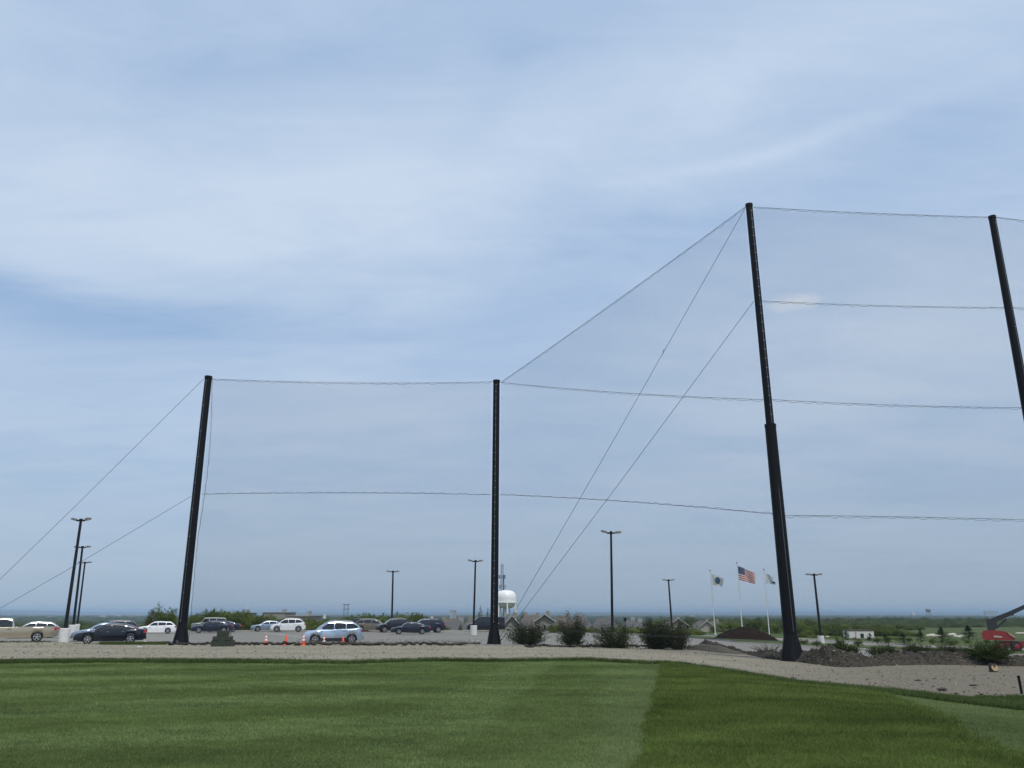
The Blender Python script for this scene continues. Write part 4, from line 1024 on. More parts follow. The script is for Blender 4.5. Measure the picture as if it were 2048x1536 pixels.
scatter_rocks('dark_gravel', 3500, on_gravel, .02, .08, CLOD, 'loose dark crumbs of earth scattered over the gravel track', 6)
def on_berm(rng):
    i = rng.integers(20, 619); v = BERM[i*64+int(rng.integers(1, 38))]; return v.x, v.y, v.z+.01
scatter_rocks('berm_stones', 2200, on_berm, .03, .13, CLOD, 'clods of earth lying on the dirt bank', 7)
scatter_rocks('berm_stones', 260, on_berm, .04, .12, STONE, 'pale stones lying on the dirt bank', 8)
# mulch pile
b = hit(1508, 1281.5); mw = 134*mpp(b.y)
V = []; Fc = []; n = 70; hh = at(1530, 1253, b.y+2).z-Tz(b.x, b.y+2)
for i in range(n):
    for j in range(n):
        x = (i/(n-1)-.5)*2; y = (j/(n-1)-.5)*2; r = math.hypot(x*(.93 if x > 0 else 1.02), y); xs = x-.18*(1-min(r,1))
        prof = max(0, 1-abs(r)**1.35)**.85; z = hh*min(1, prof*1.06)
        z += mn.fractal(Vector((x*4, y*4, 1)), .8, 2, 4)*.16*min(1, prof*3)
        V.append((b.x+x*mw/2+.35*mw*.12*prof, b.y+4+y*3.6, Tz(b.x+x*mw/2, b.y+4+y*3.6)-.12+z))
Fc = [(i*n+j, (i+1)*n+j, (i+1)*n+j+1, i*n+j+1) for i in range(n-1) for j in range(n-1)]
tag(npmesh('mulch_pile', V, Fc, MULCH, smooth=True), 'large dark brown mulch pile in front of the flagpoles', 'mulch pile')
# log, short post
q = hit(1987, 1344); k_ = mpp(q.y)
e = empty('tree_stump', q, -.3, 'short tan-ended log standing on the gravel below the red lift', 'log')
b = MB(); b.lathe([(8.2*k_,-.1),(7.6*k_,4*k_),(7.0*k_,15*k_)], 14); b.build('bark', mat('log_bark', (.055,.045,.035), .95, 0, .3, 8, .5, 20), e, 50)
b = MB(); b.lathe([(6.6*k_,0),(6.2*k_,.02)], 14); o = b.build('cut_face', mat('cut_wood', (.36,.27,.15), .85, 0, .2, 10), e); o.location = (.05, -6.2*k_, 8*k_); o.rotation_euler = (math.radians(78), 0, .25)
q = hit(2044, 1388); e = empty('wooden_post', q, 0, 'short dark post at the right edge between gravel and lawn', 'post')
b = MB(); b.tube([(0,0,-.1), (-.02,0,33*mpp(q.y))], .035, 6); b.build('shaft', BLACK, e)
b = MB(); b.lathe([(.045,0),(.045,.05)], 8, c=(-.02,0,33*mpp(q.y)-.04)); b.build('cap', BLACK, e)
# pale scraps left of the left pole + litter
for px, py, w, lab in ((290,1283.5,.28,'small pale stone on the asphalt behind the strip of weeds'), (279,1295,.35,'flat pale stone on the gravel left of the left pole'), (592,1289.5,.2,'white pebble on the lot edge between two cones')):
    q = hit(px, py); rocks('pale_stone', q+Vector((0,0,.03)), (w, w*.7, .10), mat('chalky_stone', (.6,.6,.58), .9), lab, int(px))

# ------------------------------------------------------------------ grass geometry
def tuft_mesh(name, n, h, w, m, seed):
    rng = np.random.default_rng(seed); V = []; Fc = []
    for i in range(n):
        a = rng.uniform(0, 6.28); r = rng.uniform(0, .05); c_ = np.array([math.cos(a)*r, math.sin(a)*r, 0]); b_ = rng.uniform(0, 6.28); d = np.array([math.cos(b_), math.sin(b_), 0])*w/2
        tip = c_+np.array([rng.normal()*.4*h, rng.normal()*.4*h, h*rng.uniform(.6, 1.2)]); k = len(V); V += [c_-d, c_+d, tip]; Fc.append((k,k+1,k+2))
    o = npmesh(name, V, Fc, m, attrs=dict(tint=np.repeat(rng.uniform(0, 1, n), 3)), link=False); return o
def patchy(m, lo, hi, sc1=1.1, sc2=.25, gain=1.12):
    t = m.node_tree; mx = [n for n in t.nodes if n.type == 'MIX'][0]; g_ = NN(t, 'ShaderNodeNewGeometry')
    a = nmap(t, nnoise(t, g_.outputs['Position'], sc1, 6, .7, (.6,.9,1), .62), .3, .7, lo*gain, hi*gain); b2 = nmap(t, nnoise(t, g_.outputs['Position'], sc2, 3, .5, (.5,1.4,1), .5), .35, .65, .82, 1.2)
    mm = NN(t, 'ShaderNodeMath', operation='MULTIPLY'); t.links.new(a, mm.inputs[0]); t.links.new(b2, mm.inputs[1])
    vm = NN(t, 'ShaderNodeVectorMath', operation='SCALE'); t.links.new(mx.outputs[2], vm.inputs[0]); t.links.new(mm.outputs[0], vm.inputs['Scale'])
    for n in t.nodes:
        if n.type in ('BSDF_DIFFUSE', 'BSDF_TRANSLUCENT'): t.links.new(vm.outputs[0], n.inputs[0])
    return m
G5 = patchy(leafmat('mown_band_blades', (.098,.142,.050), (.188,.248,.098), .35), .75, 1.22); G1 = patchy(leafmat('lawn_blades', (.082,.122,.038), (.164,.216,.078), .35), .72, 1.25); G2 = patchy(leafmat('rough_blades', (.062,.092,.022), (.146,.188,.054), .35), .60, 1.30); G3 = patchy(leafmat('long_blades', (.045,.072,.024), (.095,.128,.044), .35), .7, 1.2)
G4 = patchy(leafmat('collar_blades', (.114,.148,.060), (.210,.256,.112), .35), .85, 1.15)
src = [tuft_mesh('turf_tuft', 12, .028, .006, G1, 1), tuft_mesh('rough_tuft', 12, .06, .008, G2, 2), tuft_mesh('long_tuft', 10, .16, .014, G3, 3), tuft_mesh('collar_tuft', 12, .026, .006, G4, 4), tuft_mesh('band_tuft', 12, .028, .006, G5, 5)]
rng = np.random.default_rng(9)
n = 330000; uu = rng.uniform(-.68, .68, n); yy = 8.6*(4.9**rng.random(n)); keep = yy < e_lawn(uu)-.05; uu = uu[keep]; yy = yy[keep]; xx = uu*yy
rz_ = rough_zone(xx, yy); rm = rim_zone(xx, yy); lz_ = light_zone(xx, yy); az_ = arc_zone(xx, yy); ix = np.where(rm > .5, 2, np.where(rng.random(len(xx)) < rz_, 1, np.where(rng.random(len(xx)) < np.maximum(lz_, az_), 3, np.where(rng.random(len(xx)) < band_zone(xx, yy), 4, 0))))
sc = rng.uniform(.7, 1.4, len(xx))*(1+.015*yy); sc = np.where((ix == 2), sc*.62, sc)
zz_ = T(xx, yy)+.045
g = far_instances('lawn_grass', np.stack([xx, yy, zz_], 1), np.stack([sc*1.3, sc*1.3, sc], 1), np.stack([0*xx, 0*xx, rng.uniform(0, 6.28, len(xx))], 1), ix, src)
tag(g, 'short green grass blades of the mown lawn', 'grass', kind='stuff')
# weeds: tussocks on the gravel/lot border at left and long grass edging
n = 9000; px_ = rng.uniform(205, 335, n); yy = rng.normal(60.3, .5, n); xx = (px_-1024)/1663*yy*.995; zz_ = T(xx, yy); sc = rng.uniform(.6, 1.6, n)
n2_ = 3500; u2 = rng.uniform(-.66,.66,n2_); y2 = e_lawn(u2)+np.abs(rng.normal(0,.5,n2_)); x2 = u2*y2
n3_ = 350; y3 = rng.normal(66,1.2,n3_); x3 = (rng.uniform(5,110,n3_)-1024)/1663*y3
q4 = [hit(rng.uniform(1950, 2075), rng.normal(1398, 2.2)) for _ in range(900)]; x4 = np.array([q.x for q in q4]); y4 = np.array([q.y for q in q4])
q5 = [hit(rng.uniform(30, 200), rng.normal(1291, 3)) for _ in range(60)]; x5 = np.array([q.x for q in q5]); y5 = np.array([q.y for q in q5])
xx = np.concatenate([xx,x2,x3,x4,x5]); yy = np.concatenate([yy,y2,y3,y4,y5]); zz_ = T(xx,yy); sc = np.concatenate([sc, rng.uniform(.2,.6,n2_), rng.uniform(.3,.9,n3_), rng.uniform(.3,.8,900), rng.uniform(.4,1.0,60)])
g = far_instances('weeds', np.stack([xx, yy, zz_], 1), np.stack([sc, sc, sc*.8], 1), np.stack([0*xx, 0*xx, rng.uniform(0, 6.28, len(xx))], 1), np.full(len(xx), 0), [src[2]])
tag(g, 'strip of weeds along the gravel edge beside the black sedan', 'weeds', kind='stuff')

# ------------------------------------------------------------------ hedge thickets behind the lot (one mass each)
def thicket(name, prof, Y, depth, label, m_i, seed, n):
    rng = np.random.default_rng(seed); pxs = [p[0] for p in prof]; P = []; sc = []
    for i in range(n):
        px = rng.uniform(pxs[0], pxs[-1]); d = rng.random(); y = Y+d*depth; x = (px-1024)/1663*y; z = Tz(x, y)-.3
        top = at(px, np.interp(px, pxs, [p[1] for p in prof]), y).z; h = (top-z)*(rng.uniform(.62, 1.03) if d > .15 else rng.uniform(.35, .8)); w = rng.uniform(2.2, 3.6)
        P.append((x, y, z)); sc.append((w, w, h))
    g = far_instances(name, P, sc, np.stack([np.zeros(n), np.zeros(n), rng.uniform(0, 6.28, n)], 1), rng.choice(m_i, n), SRC)
    tag(g, label, 'shrubs', kind='stuff')
SRC = [source(tm[0], 'crown_source') for tm in tree_meshes]
thicket('shrub_thicket', [(378,1236),(395,1228),(410,1220),(432,1217),(455,1219),(478,1219),(495,1227),(530,1232),(560,1233),(590,1236),(612,1239)], 121, 9, 'dense green thicket of shrubs behind the navy sedan and the white car', [0,1,2], 31, 150)
thicket('shrub_thicket', [(612,1238),(640,1236),(668,1234),(700,1230),(730,1226),(760,1227),(790,1229),(820,1226),(850,1229),(866,1234),(885,1244)], 124, 8, 'long green hedge-like thicket behind the bronze and dark cars', [0,1,2], 32, 130)
def TR(px, pyt, Y, wpx, k, label, name='broadleaf_tree', group=None):
    P = gnd(px, Y); top = at(px, pyt, Y).z; P.z -= .2+.12*(top-P.z)
    return tree(name, P, top-P.z, wpx*mpp(Y), k, label, group=group, rz=px*.7)
# separate trees by the left pole
TR(303, 1218, 119, 26, 4, 'small budding tree at the left end of the bushes behind the white wagon')
TR(318, 1207, 121, 34, 0, 'tallest light green tree just left of the left net pole')
TR(345, 1211, 120, 30, 2, 'light green tree directly behind the left net pole')
TR(333, 1224, 118, 40, 1, 'rounded green bush below the tallest tree left of the left pole')
TR(960, 1220, 190, 17, 1, 'slim dark tree between the lamp post and the middle pole')
TR(975, 1222, 190, 14, 1, 'second slim dark tree hard against the left side of the middle pole')
TR(1050, 1224, 230, 30, 4, 'brownish tree rising behind the roofs right of the water tower')
TR(921, 1249, 135, 12, 1, 'single small bush in front of the grey roofs left of the lamp post')
TR(1293, 1236, 200, 26, 0, 'light green tree behind the gap between third and fourth shrubs')
TR(1318, 1233, 330, 40, 0, 'bright green treetop behind the widest dark shrub')
rg = np.random.default_rng(77)
mid = [(1358,1243,210,30,4),(1375,1238,330,26,4),(1440,1242,185,34,0),(1460,1240,190,40,2),(1478,1243,180,34,0),(1500,1240,200,38,1),(1516,1237,195,40,1),(1535,1242,190,34,2),(1550,1245,175,34,0),(1565,1243,180,32,1),(1425,1248,170,20,0),
       (1600,1241,180,36,0),(1618,1240,190,40,1),(1636,1244,175,36,2),(1655,1246,170,34,0),(1672,1248,175,32,1),(1690,1246,200,32,2),(1710,1248,210,30,1),(1733,1248,190,34,0),(1755,1250,200,34,1),(1776,1249,210,36,2),(1795,1248,230,36,1),(1815,1250,240,34,0),(1835,1252,250,30,1)]
ORD = 'first second third fourth fifth sixth seventh eighth ninth tenth eleventh twelfth thirteenth fourteenth fifteenth sixteenth seventeenth eighteenth nineteenth twentieth twenty-first twenty-second twenty-third twenty-fourth'.split()
mid.sort()
for i, (px, py, Y, w, k) in enumerate(mid):
    TR(px, py, Y, w, k, ORD[i]+' tree from the left in the green belt beyond the mulch pile and road', group='trees in the belt beyond the road')
thicket('undergrowth', [(1110,1256),(1160,1252),(1200,1256),(1250,1252),(1300,1252),(1350,1254),(1385,1258),(1420,1262)], 126, 34, 'low green undergrowth along the far edge of the lot behind the dark shrubs', [0,1,2], 33, 90)

thicket('undergrowth', [(1590,1268),(1640,1270),(1680,1272),(1700,1279),(1745,1279),(1760,1272),(1800,1276),(1840,1281),(1900,1286),(1960,1290)], 122, 14, 'low scrubby green growth along the far side of the right-hand road', [0,1,2,3], 34, 60)
thicket('tree_belt', [(1588,1247),(1620,1243),(1650,1248),(1690,1252),(1730,1252),(1770,1254),(1800,1258),(1830,1266)], 150, 26, 'continuous green belt of trees between the right-hand road and the golf course', [0,1,1,2,3], 35, 70)
# conifers on the golf course
def conifer(P, h, w, label, seed=0, group=None):
    rng = np.random.default_rng(seed); e = empty('young_pine', P, 0, label, 'pine tree', group)
    b = MB(); b.tube([(0,0,-.2),(0,0,h*.95)], [.06*h/3,.01], 6); b.build('trunk', WOOD, e)
    Cs = []; Tn = []
    for i in range(110):
        f = rng.random()**.8; z = h*(.06+.92*f); r = w*.5*(1-f)**.85*rng.uniform(.6,1.12)+.03; a = rng.uniform(0,6.28); n_ = 26; s = rng.random(n_)
        q = np.stack([math.cos(a)*r*s, math.sin(a)*r*s, z+.10*h*(s-.4)*(.5-f*.6)+0*s],1)+rng.normal(size=(n_,3))*.035*h*.6
        Cs.append(q); Tn.append(np.full(n_, rng.random()))
    V, Fc = leaves(np.concatenate(Cs), None, .055*h, rng, .3); npmesh('needles', V, Fc, PINE, e, attrs=dict(tint=np.repeat(np.concatenate(Tn),4)))
for i, (px, pyt, pyb, w, lab) in enumerate([(1843,1263,1285,20,'dark young pine left of the pale bunkers'), (1886,1258,1290,34,'dark young pine in front of the bunkers'), (1940,1254,1286,32,'broad dark young pine nearest the red lift'),
        (1693,1264,1281,16,'small dark pine at the left end of the white container'), (1741,1268,1283,20,'small dark pine at the right end of the white container'), (1772,1270,1288,16,'small pine midway between the container and the bunkers'), (1808,1268,1292,30,'squat green pine left of the bunkers'), (1674,1276,1284,16,'lowest little pine right of the lamp post base')]):
    P = hit(px, pyb); conifer(P, (pyb-pyt)*mpp(P.y)*1.05, w*mpp(P.y)*1.55, lab, 50+i)
# shrubs around road edge at right
for i in range(12):
    px = 1600+i*37+rg.uniform(-10, 10); P = hit(px, rg.uniform(1284, 1296)+ (px-1600)*.012); tree('green_bush', P, rg.uniform(.5,.9), rg.uniform(.9,1.8), int(rg.integers(0,4)), ORD[i]+' from the left of the low green bushes on the grass beside the right-hand road', group='bushes beside the road at the right')
# sand bunkers
SANDB = mat('bunker_sand', (.42,.385,.31), .95, 0, .08, 1)
def bunker(px0, px1, py0, py1, lab):
    n = 26; c0 = hit((px0+px1)/2, (py0+py1)/2); b = MB(); vs = [c0]; 
    for i in range(n):
        a = 2*math.pi*i/n; rr = 1+.16*math.sin(3*a+px0)+.10*math.sin(5*a+1); q = hit((px0+px1)/2+(px1-px0)/2*math.cos(a)*rr, (py0+py1)/2+(py1-py0)/2*math.sin(a)*rr); vs.append(q)
    vs = [Vector((v.x, v.y, Tz(v.x, v.y)+.10)) for v in vs]
    top = list(vs); bot = [v-Vector((0,0,.5)) for v in vs]
    b.add(top+bot, [(0, i, i % n+1) for i in range(1, n+1)]+[(i, i % n+1, n+1+i % n+1, n+1+i) for i in range(1, n+1)])
    o = b.build('sand_bunker', SANDB); struct(o)
bunker(1853,1874,1268.5,1273,''); bunker(1897,1913,1267,1271,''); bunker(1908,1927,1271,1275,''); bunker(1872,1884,1270,1273,'')
bunker(2030,2060,1265.5,1267.5,'')

# far wood and hills of trees
rng = np.random.default_rng(12); Pn = []; Sc = []; Ix = []
def grow(n, y0, y1, u0, u1, h0, h1, w0, w1, cond=None):
    y = np.sqrt(rng.uniform(y0*y0, y1*y1, n)); u = rng.uniform(u0, u1, n); x = u*y
    z = T(x, y)-.5; h = rng.uniform(h0, h1, n); w = rng.uniform(w0, w1, n)
    # keep tree tops under the skyline band seen in the photo
    lim = cond(u, y); ok = (z+h) < CAM-lim*y/1730.
    h = np.where(ok, h, np.maximum((CAM-lim*y/1730.)-z, 0)); kp = h > 2.5
    Pn.append(np.stack([x, y, z], 1)[kp]); Sc.append(np.stack([w, w, h], 1)[kp]); Ix.append(rng.choice([0,1,1,2,3,3,4], n)[kp])
grow(2600, 330, 900, .22, .85, 7, 12, 8, 13, lambda u, y: np.interp(y, [330,900], [36,19])+rng.normal(0,2,len(y)))
grow(1200, 260, 900, -.85, .22, 6, 12, 8, 13, lambda u, y: np.interp(y, [260,900], [24,17])+rng.normal(0,2,len(y))+np.where((u<.22)&(u>-.1), 4, 2))
grow(14000, 900, 2600, -.85, .85, 10, 17, 14, 22, lambda u, y: 13+rng.normal(0,1.5,len(y)))
grow(22000, 2600, 7500, -.85, .85, 14, 24, 30, 55, lambda u, y: np.interp(y, [2600,7500], [8,3.6]))
P_ = np.concatenate(Pn); S_ = np.concatenate(Sc); I_ = np.concatenate(Ix)
g = far_instances('far_wood', P_, S_, np.stack([np.zeros(len(P_)), np.zeros(len(P_)), rng.uniform(0, 6.28, len(P_))], 1), I_, SRC)
tag(g, 'wide hazy wood covering the plain to the horizon', 'woodland', kind='stuff')

# ------------------------------------------------------------------ houses beyond the lot
ROOF = mat('grey_shingle', (.085,.084,.084), .9, 0, .2, .8, .3, 6); ROOF2 = mat('brown_shingle', (.105,.093,.082), .9, 0, .2, .8, .3, 6)
WALL = mat('beige_siding', (.27,.25,.21), .85, 0, .1, 1); WALL2 = mat('grey_siding', (.30,.31,.32), .85, 0, .1, 1); TRIM = mat('white_trim', (.40,.40,.38), .6); WIN = mat('window_glass', (.03,.04,.05), .1)
def house(px, pyt, Y, wpx, hw_, hr, label, wall=WALL, roof=ROOF, rz=0, gable=False, dep=9, wins=4, chim=1, ):
    w = wpx*mpp(Y); top = at(px, pyt, Y).z; G = gnd(px, Y); base_z = min(G.z, top-hw_-hr)-.2; e = empty('house', (G.x, Y, base_z), rz, label, 'house')
    H0 = top-hr-base_z
    b = MB(); b.box((0,0,H0/2), (w,dep,H0)); b.build('wall', wall, e)
    ov = .5; b = MB(); th = .22
    if not gable:   # ridge along x, hipped ends
        rl = w/2-min(dep/2*.9, w*.3)
        v = [(-w/2-ov,-dep/2-ov,H0),(w/2+ov,-dep/2-ov,H0),(w/2+ov,dep/2+ov,H0),(-w/2-ov,dep/2+ov,H0),(-rl,0,H0+hr),(rl,0,H0+hr)]
        b.add(v, [(0,1,5,4),(2,3,4,5),(1,2,5),(3,0,4),(3,2,1,0)])
    else:           # gable facing the viewer
        v = [(-w/2-ov,-dep/2-ov,H0-.2),(0,-dep/2-ov,H0+hr),(w/2+ov,-dep/2-ov,H0-.2),(-w/2-ov,dep/2,H0-.2),(0,dep/2,H0+hr),(w/2+ov,dep/2,H0-.2)]
        v2 = [(x,y,z-th) for x,y,z in v]
        b.add(v+v2, [(0,1,4,3),(1,2,5,4),(6,9,10,7),(7,10,11,8),(0,6,7,1),(1,7,8,2),(3,4,10,9),(4,5,11,10),(0,3,9,6),(2,8,11,5)])
    rf = b.build('roof', roof, e)
    if gable:
        b = MB(); b.add([(-w/2,-dep/2-.003,H0-.02),(w/2,-dep/2-.003,H0-.02),(0,-dep/2-.003,H0+hr-.25)], [(0,1,2)]); b.build('gable_wall', wall, e)
        for sg in (-1,1):
            b = MB(); b.tube([(sg*(w/2+ov),-dep/2-ov-.06,H0-.3),(0,-dep/2-ov-.06,H0+hr-.08)], .09, 4); b.build('fascia', TRIM, e)
    else:
        b = MB(); b.box((0,-dep/2-ov-.05,H0-.12), (w+2*ov,.1,.24)); b.build('gutter', TRIM, e)
    for i in range(chim):
        b = MB(); b.box((w*(.22-.4*i), 1.0, hr*.95), (.9,.7,1.6)); o = b.build('chimney', wall, rf); o.location = (0,0,H0)
    for i in range(wins):
        x = (i+.5-wins/2)*w/wins
        b = MB(); b.box((x,-dep/2-.04,H0-1.5), (min(1.5,w/wins*.5),.08,1.4)); fr = b.build('window', TRIM, e)
        b = MB(); b.box((x,-dep/2-.09,H0-1.5), (min(1.2,w/wins*.4),.04,1.1)); b.build('pane', WIN, fr)
    return e
house(905,1237,205,60,5,3,'brown-roofed house at the left end of the roofs behind the dark cars', roof=ROOF2)
house(912,1241,175,46,3.5,1.8,'lower grey-roofed house in front of the brown roof left of the lamp post', wall=WALL2, wins=5)
house(950,1236,215,50,5,3,'brown-roofed house behind the lamp post with the white drum base', roof=ROOF2, chim=2)
house(880,1240,190,36,5,2.5,'small grey-roofed house partly behind the dark blue four-wheel-drive')
house(1006,1233,225,46,5,3.2,'grey roof directly behind the middle net pole and the van')
house(1024,1231,195,28,5.5,1.9,'gabled house front with white trim just right of the middle pole', gable=True, roof=ROOF2, wins=2)
house(1062,1230,225,60,5.5,3.2,'wide brown roof beneath the brownish tree right of the water tower', roof=ROOF2, chim=2)
house(1088,1228,205,36,5.5,1.6,'gabled house between the first and second dark shrubs', gable=True, roof=ROOF2, wins=3)
house(1125,1231,230,50,5.5,3,'grey-brown roof half hidden by the second dark shrub', roof=ROOF2)
house(1160,1233,235,44,5.5,3,'grey roof behind the right side of the second dark shrub', chim=2)
house(1208,1236,190,66,4,3.6,'large plain grey roof between the second and third dark shrubs')
house(1258,1240,185,38,4,2.6,'grey roof just right of the lamp post behind the third shrub', wall=WALL2)
house(1275,1244,170,26,3,1.8,'small grey roof low between the third and fourth shrubs', wall=WALL2)
house(1350,1236,240,34,5,1.8,'pale house glimpsed above the widest dark shrub', gable=True, roof=ROOF2, wins=2)
h_ = house(1405,1241,292,44,3.6,3.0,'gabled white-trimmed clubhouse front left of the first flagpole', gable=True, roof=ROOF2, wall=WALL, wins=3, dep=12, chim=1)
for sx_ in (-2.8,-1,1,2.8):
    b = MB(); b.tube([(sx_,-8.2,0),(sx_,-8.2,2.9)], .16, 8); b.build('porch_column', TRIM, h_)
b = MB(); b.box((0,-7.3,3.05), (8.6,2.4,.4)); b.build('porch_beam', TRIM, h_)
house(1428,1242,300,34,3.6,3,'grey-brown side roof of the clubhouse right beside the first flagpole', roof=ROOF2)
# low pale buildings beyond the hedge
def flat_building(px0, px1, pyt, Y, label, m, dep=20, floors=2, wins=6, roofm=None):
    w = (px1-px0)*mpp(Y); G = gnd((px0+px1)/2, Y); top = at((px0+px1)/2, pyt, Y).z; h = top-G.z; e = empty('flat_roofed_building', G, 0, label, 'building')
    b = MB(); b.box((0,0,h/2-.5), (w,dep,h+1)); b.build('wall', m, e)
    b = MB(); b.box((0,0,h+.15), (w+.6,dep+.6,.3)); b.build('roof', roofm or TRIM, e)
    b = MB(); b.box((w*.2,0,h+1), (w*.12,4,1.6)); b.build('roof_unit', WALL2, e)
    for i in range(wins):
        b = MB(); b.box(((i+.5-wins/2)*w/wins,-dep/2-.06,h-2.4), (w/wins*.5,.1,1.6)); b.build('window', WIN, e)
flat_building(537,580,1225.5,420,'tan flat-roofed building rising just above the thicket', WALL, wins=0, roofm=WALL)
flat_building(588,630,1232.5,300,'low white building behind the thicket left of the ice-blue car', WALL, wins=5, roofm=WALL)
flat_building(480,500,1226,420,'small pale building peeping over the thicket left of the tan one', WALL)
flat_building(900,905,1221,2600,'white far tower block left of the lamp post with the drum base', TRIM, wins=2, dep=12)
flat_building(906,912,1221,2700,'grey-blue far tower block beside the white one', WALL2, wins=2, dep=12)
flat_building(1971,1996,1222.5,6500,'long low grey building on the horizon above the red lift', WALL2, wins=4)
for lab_, (px, py, Y, w) in zip(['above the middle of the tan pickup and lamp posts','above the nose of the black sedan','above the roof of the black sedan','above the tail of the black sedan','left of the lamp posts over the truck bed','nearest the budding tree','directly above the cab of the tan pickup','just left of the second dark shrub','just left of the lamp post behind the fourth shrub','second left of the lamp post behind the fourth shrub','between the fourth shrub and the first flagpole','above the red lift cover'], ((160,1229.5,5200,9),(205,1231,4800,10),(235,1229,5600,9),(262,1231.5,4500,9),(100,1232,4600,11),(275,1228,6500,7),(60,1230.5,5200,9),(1095,1231,5600,6),(1265,1233,5000,6),(1276,1232.5,5000,5),(1385,1231,5000,6),(1975,1236,3000,8))):
    flat_building(px-w/2, px+w/2, py, Y, 'pale far-off building in the haze, '+lab_, TRIM if px % 2 else WALL, wins=0, dep=25)
for o in bpy.data.objects:
    if str(o.get('label')).startswith('pale far-off building'): o['group'] = 'pale buildings far off in the haze'
# white dome on the horizon
P = gnd(1827, 4200); P.z = at(1827,1229,4200).z; e = empty('white_dome', P, 0, 'small white dome on the horizon left of the grey water tower', 'dome')
b = MB(); b.lathe([(9,-8),(9,0),(8,4),(5,7),(.2,8.5)], 16); b.build('shell', TRIM, e, 50); b = MB(); b.lathe([(9.6,-1),(9.6,0)],16); b.build('rim', WALL2, e)
P = gnd(1398, 4200); P.z = at(1398,1225.5,4200).z; e = empty('white_dome', P, 0, 'tiny white dome on the horizon left of the first flagpole', 'dome')
b = MB(); b.lathe([(5,-6),(5,0),(4,3),(.2,4.5)], 16); b.build('shell', TRIM, e, 50); b = MB(); b.lathe([(5.6,-1),(5.6,0)],16); b.build('rim', WALL2, e)

# ------------------------------------------------------------------ white water tower and lattice mast
TW = mat('tower_white', (.80,.80,.78), .45, 0, .05, .3)
Y = 520; k_ = mpp(Y); G = gnd(1012, Y); cxp = at(1012, 1205, Y); e = empty('water_tower', (cxp.x, Y, G.z), 0, 'white domed water tower on legs just right of the middle pole', 'water tower')
zt = at(1012,1180,Y).z-G.z; zm = at(1012,1205.5,Y).z-G.z; zbt = at(1012,1217,Y).z-G.z; R_ = 21.2*k_
b = MB(); b.lathe([(R_,zm),(R_,zm+(zt-zm)*.35),(R_*.97,zm+(zt-zm)*.55),(R_*.84,zm+(zt-zm)*.78),(R_*.60,zm+(zt-zm)*.93),(R_*.3,zt-.2),(.05,zt)], 36, cap=False); b.build('tank', TW, e, 60)
b = MB(); b.lathe([(R_*.98,zm),(R_*.85,zm-(zm-zbt)*.55),(R_*.55,zm-(zm-zbt)*.9),(.1,zbt)], 36, cap=False); b.build('tank_bottom', TW, e, 60)
b = MB(); b.lathe([(R_,zm-.1),(R_*1.07,zm-.1),(R_*1.07,zm+.25),(R_,zm+.25)], 36, cap=False); b.build('walkway', TW, e, 30)
b = MB(); b.tube([(0,0,-1),(0,0,zbt+1)], 1.1, 12); b.build('riser_pipe', TW, e, 40)
for i in range(7):
    a = i*2*math.pi/7+.35; b = MB(); b.tube([(math.cos(a)*R_*1.04,math.sin(a)*R_*1.04,-1),(math.cos(a)*R_,math.sin(a)*R_,zm)], .48, 8); b.build('leg', TW, e, 40)
    a2 = (i+1)*2*math.pi/7+.35; b = MB()
    for z0_, z1_ in ((0,zm*.5),(zm*.5,0)): b.tube([(math.cos(a)*R_*1.02,math.sin(a)*R_*1.02,z0_),(math.cos(a2)*R_*1.02,math.sin(a2)*R_*1.02,z1_)], .07, 4)
    b.tube([(math.cos(a)*R_*1.02,math.sin(a)*R_*1.02,zm*.5),(math.cos(a2)*R_*1.02,math.sin(a2)*R_*1.02,zm*.5)], .12, 4); b.build('brace', TW, e)
GALV = mat('mast_steel', (.16,.17,.19), .6, .3)
def lattice(name, px, pyt, Y, w0px, w1px, label, ant=True, nseg=16):
    G = gnd(px, Y); top = at(px, pyt, Y); H_ = top.z-G.z; e = empty(name, G, .3, label, 'mast'); w0 = w0px*mpp(Y)/2; w1 = w1px*mpp(Y)/2; cs = [(-1,-1),(1,-1),(1,1),(-1,1)]; r = max(.07, .12*mpp(Y)*2.2)
    W_ = lambda f: w0+(w1-w0)*f
    for cx_, cy_ in cs: b = MB(); b.tube([(cx_*w0,cy_*w0,0),(cx_*w1,cy_*w1,H_)], r, 4); b.build('leg', GALV, e)
    b = MB()
    for i in range(nseg):
        f0, f1 = i/nseg, (i+1)/nseg
        for j in range(4):
            a = cs[j]; c_ = cs[(j+1)%4]; b.tube([(a[0]*W_(f0),a[1]*W_(f0),H_*f0),(c_[0]*W_(f1),c_[1]*W_(f1),H_*f1)], r*.6, 3, cap=False); b.tube([(a[0]*W_(f1),a[1]*W_(f1),H_*f1),(c_[0]*W_(f1),c_[1]*W_(f1),H_*f1)], r*.6, 3, cap=False)
    b.build('bracing', GALV, e)
    return e, H_, W_
e, H_, W_ = lattice('lattice_mast', 1004, 1128, 600, 9, 3.5, 'lattice radio mast with antennas rising above the white water tower', nseg=26)
for f, n_ in ((.83,6),(.70,3),(.60,3)):
    for i in range(n_):
        a = i*2*math.pi/n_; rr = W_(f)+1.5; b = MB(); b.box((math.cos(a)*rr,math.sin(a)*rr,H_*f), (.4,.4,2.6)); b.tube([(0,0,H_*f),(math.cos(a)*rr,math.sin(a)*rr,H_*f)], .1, 4); b.build('antenna', GALV, e)
b = MB(); b.tube([(1.6,0,H_*.25),(1.2,0,H_*.86)], .45, 5); b.build('cable_run', GALV, e)
e, H_, W_ = lattice('lattice_tower', 691, 1209, 900, 9, 8, 'squat lattice pylon above the thicket behind the ice-blue car', nseg=7)
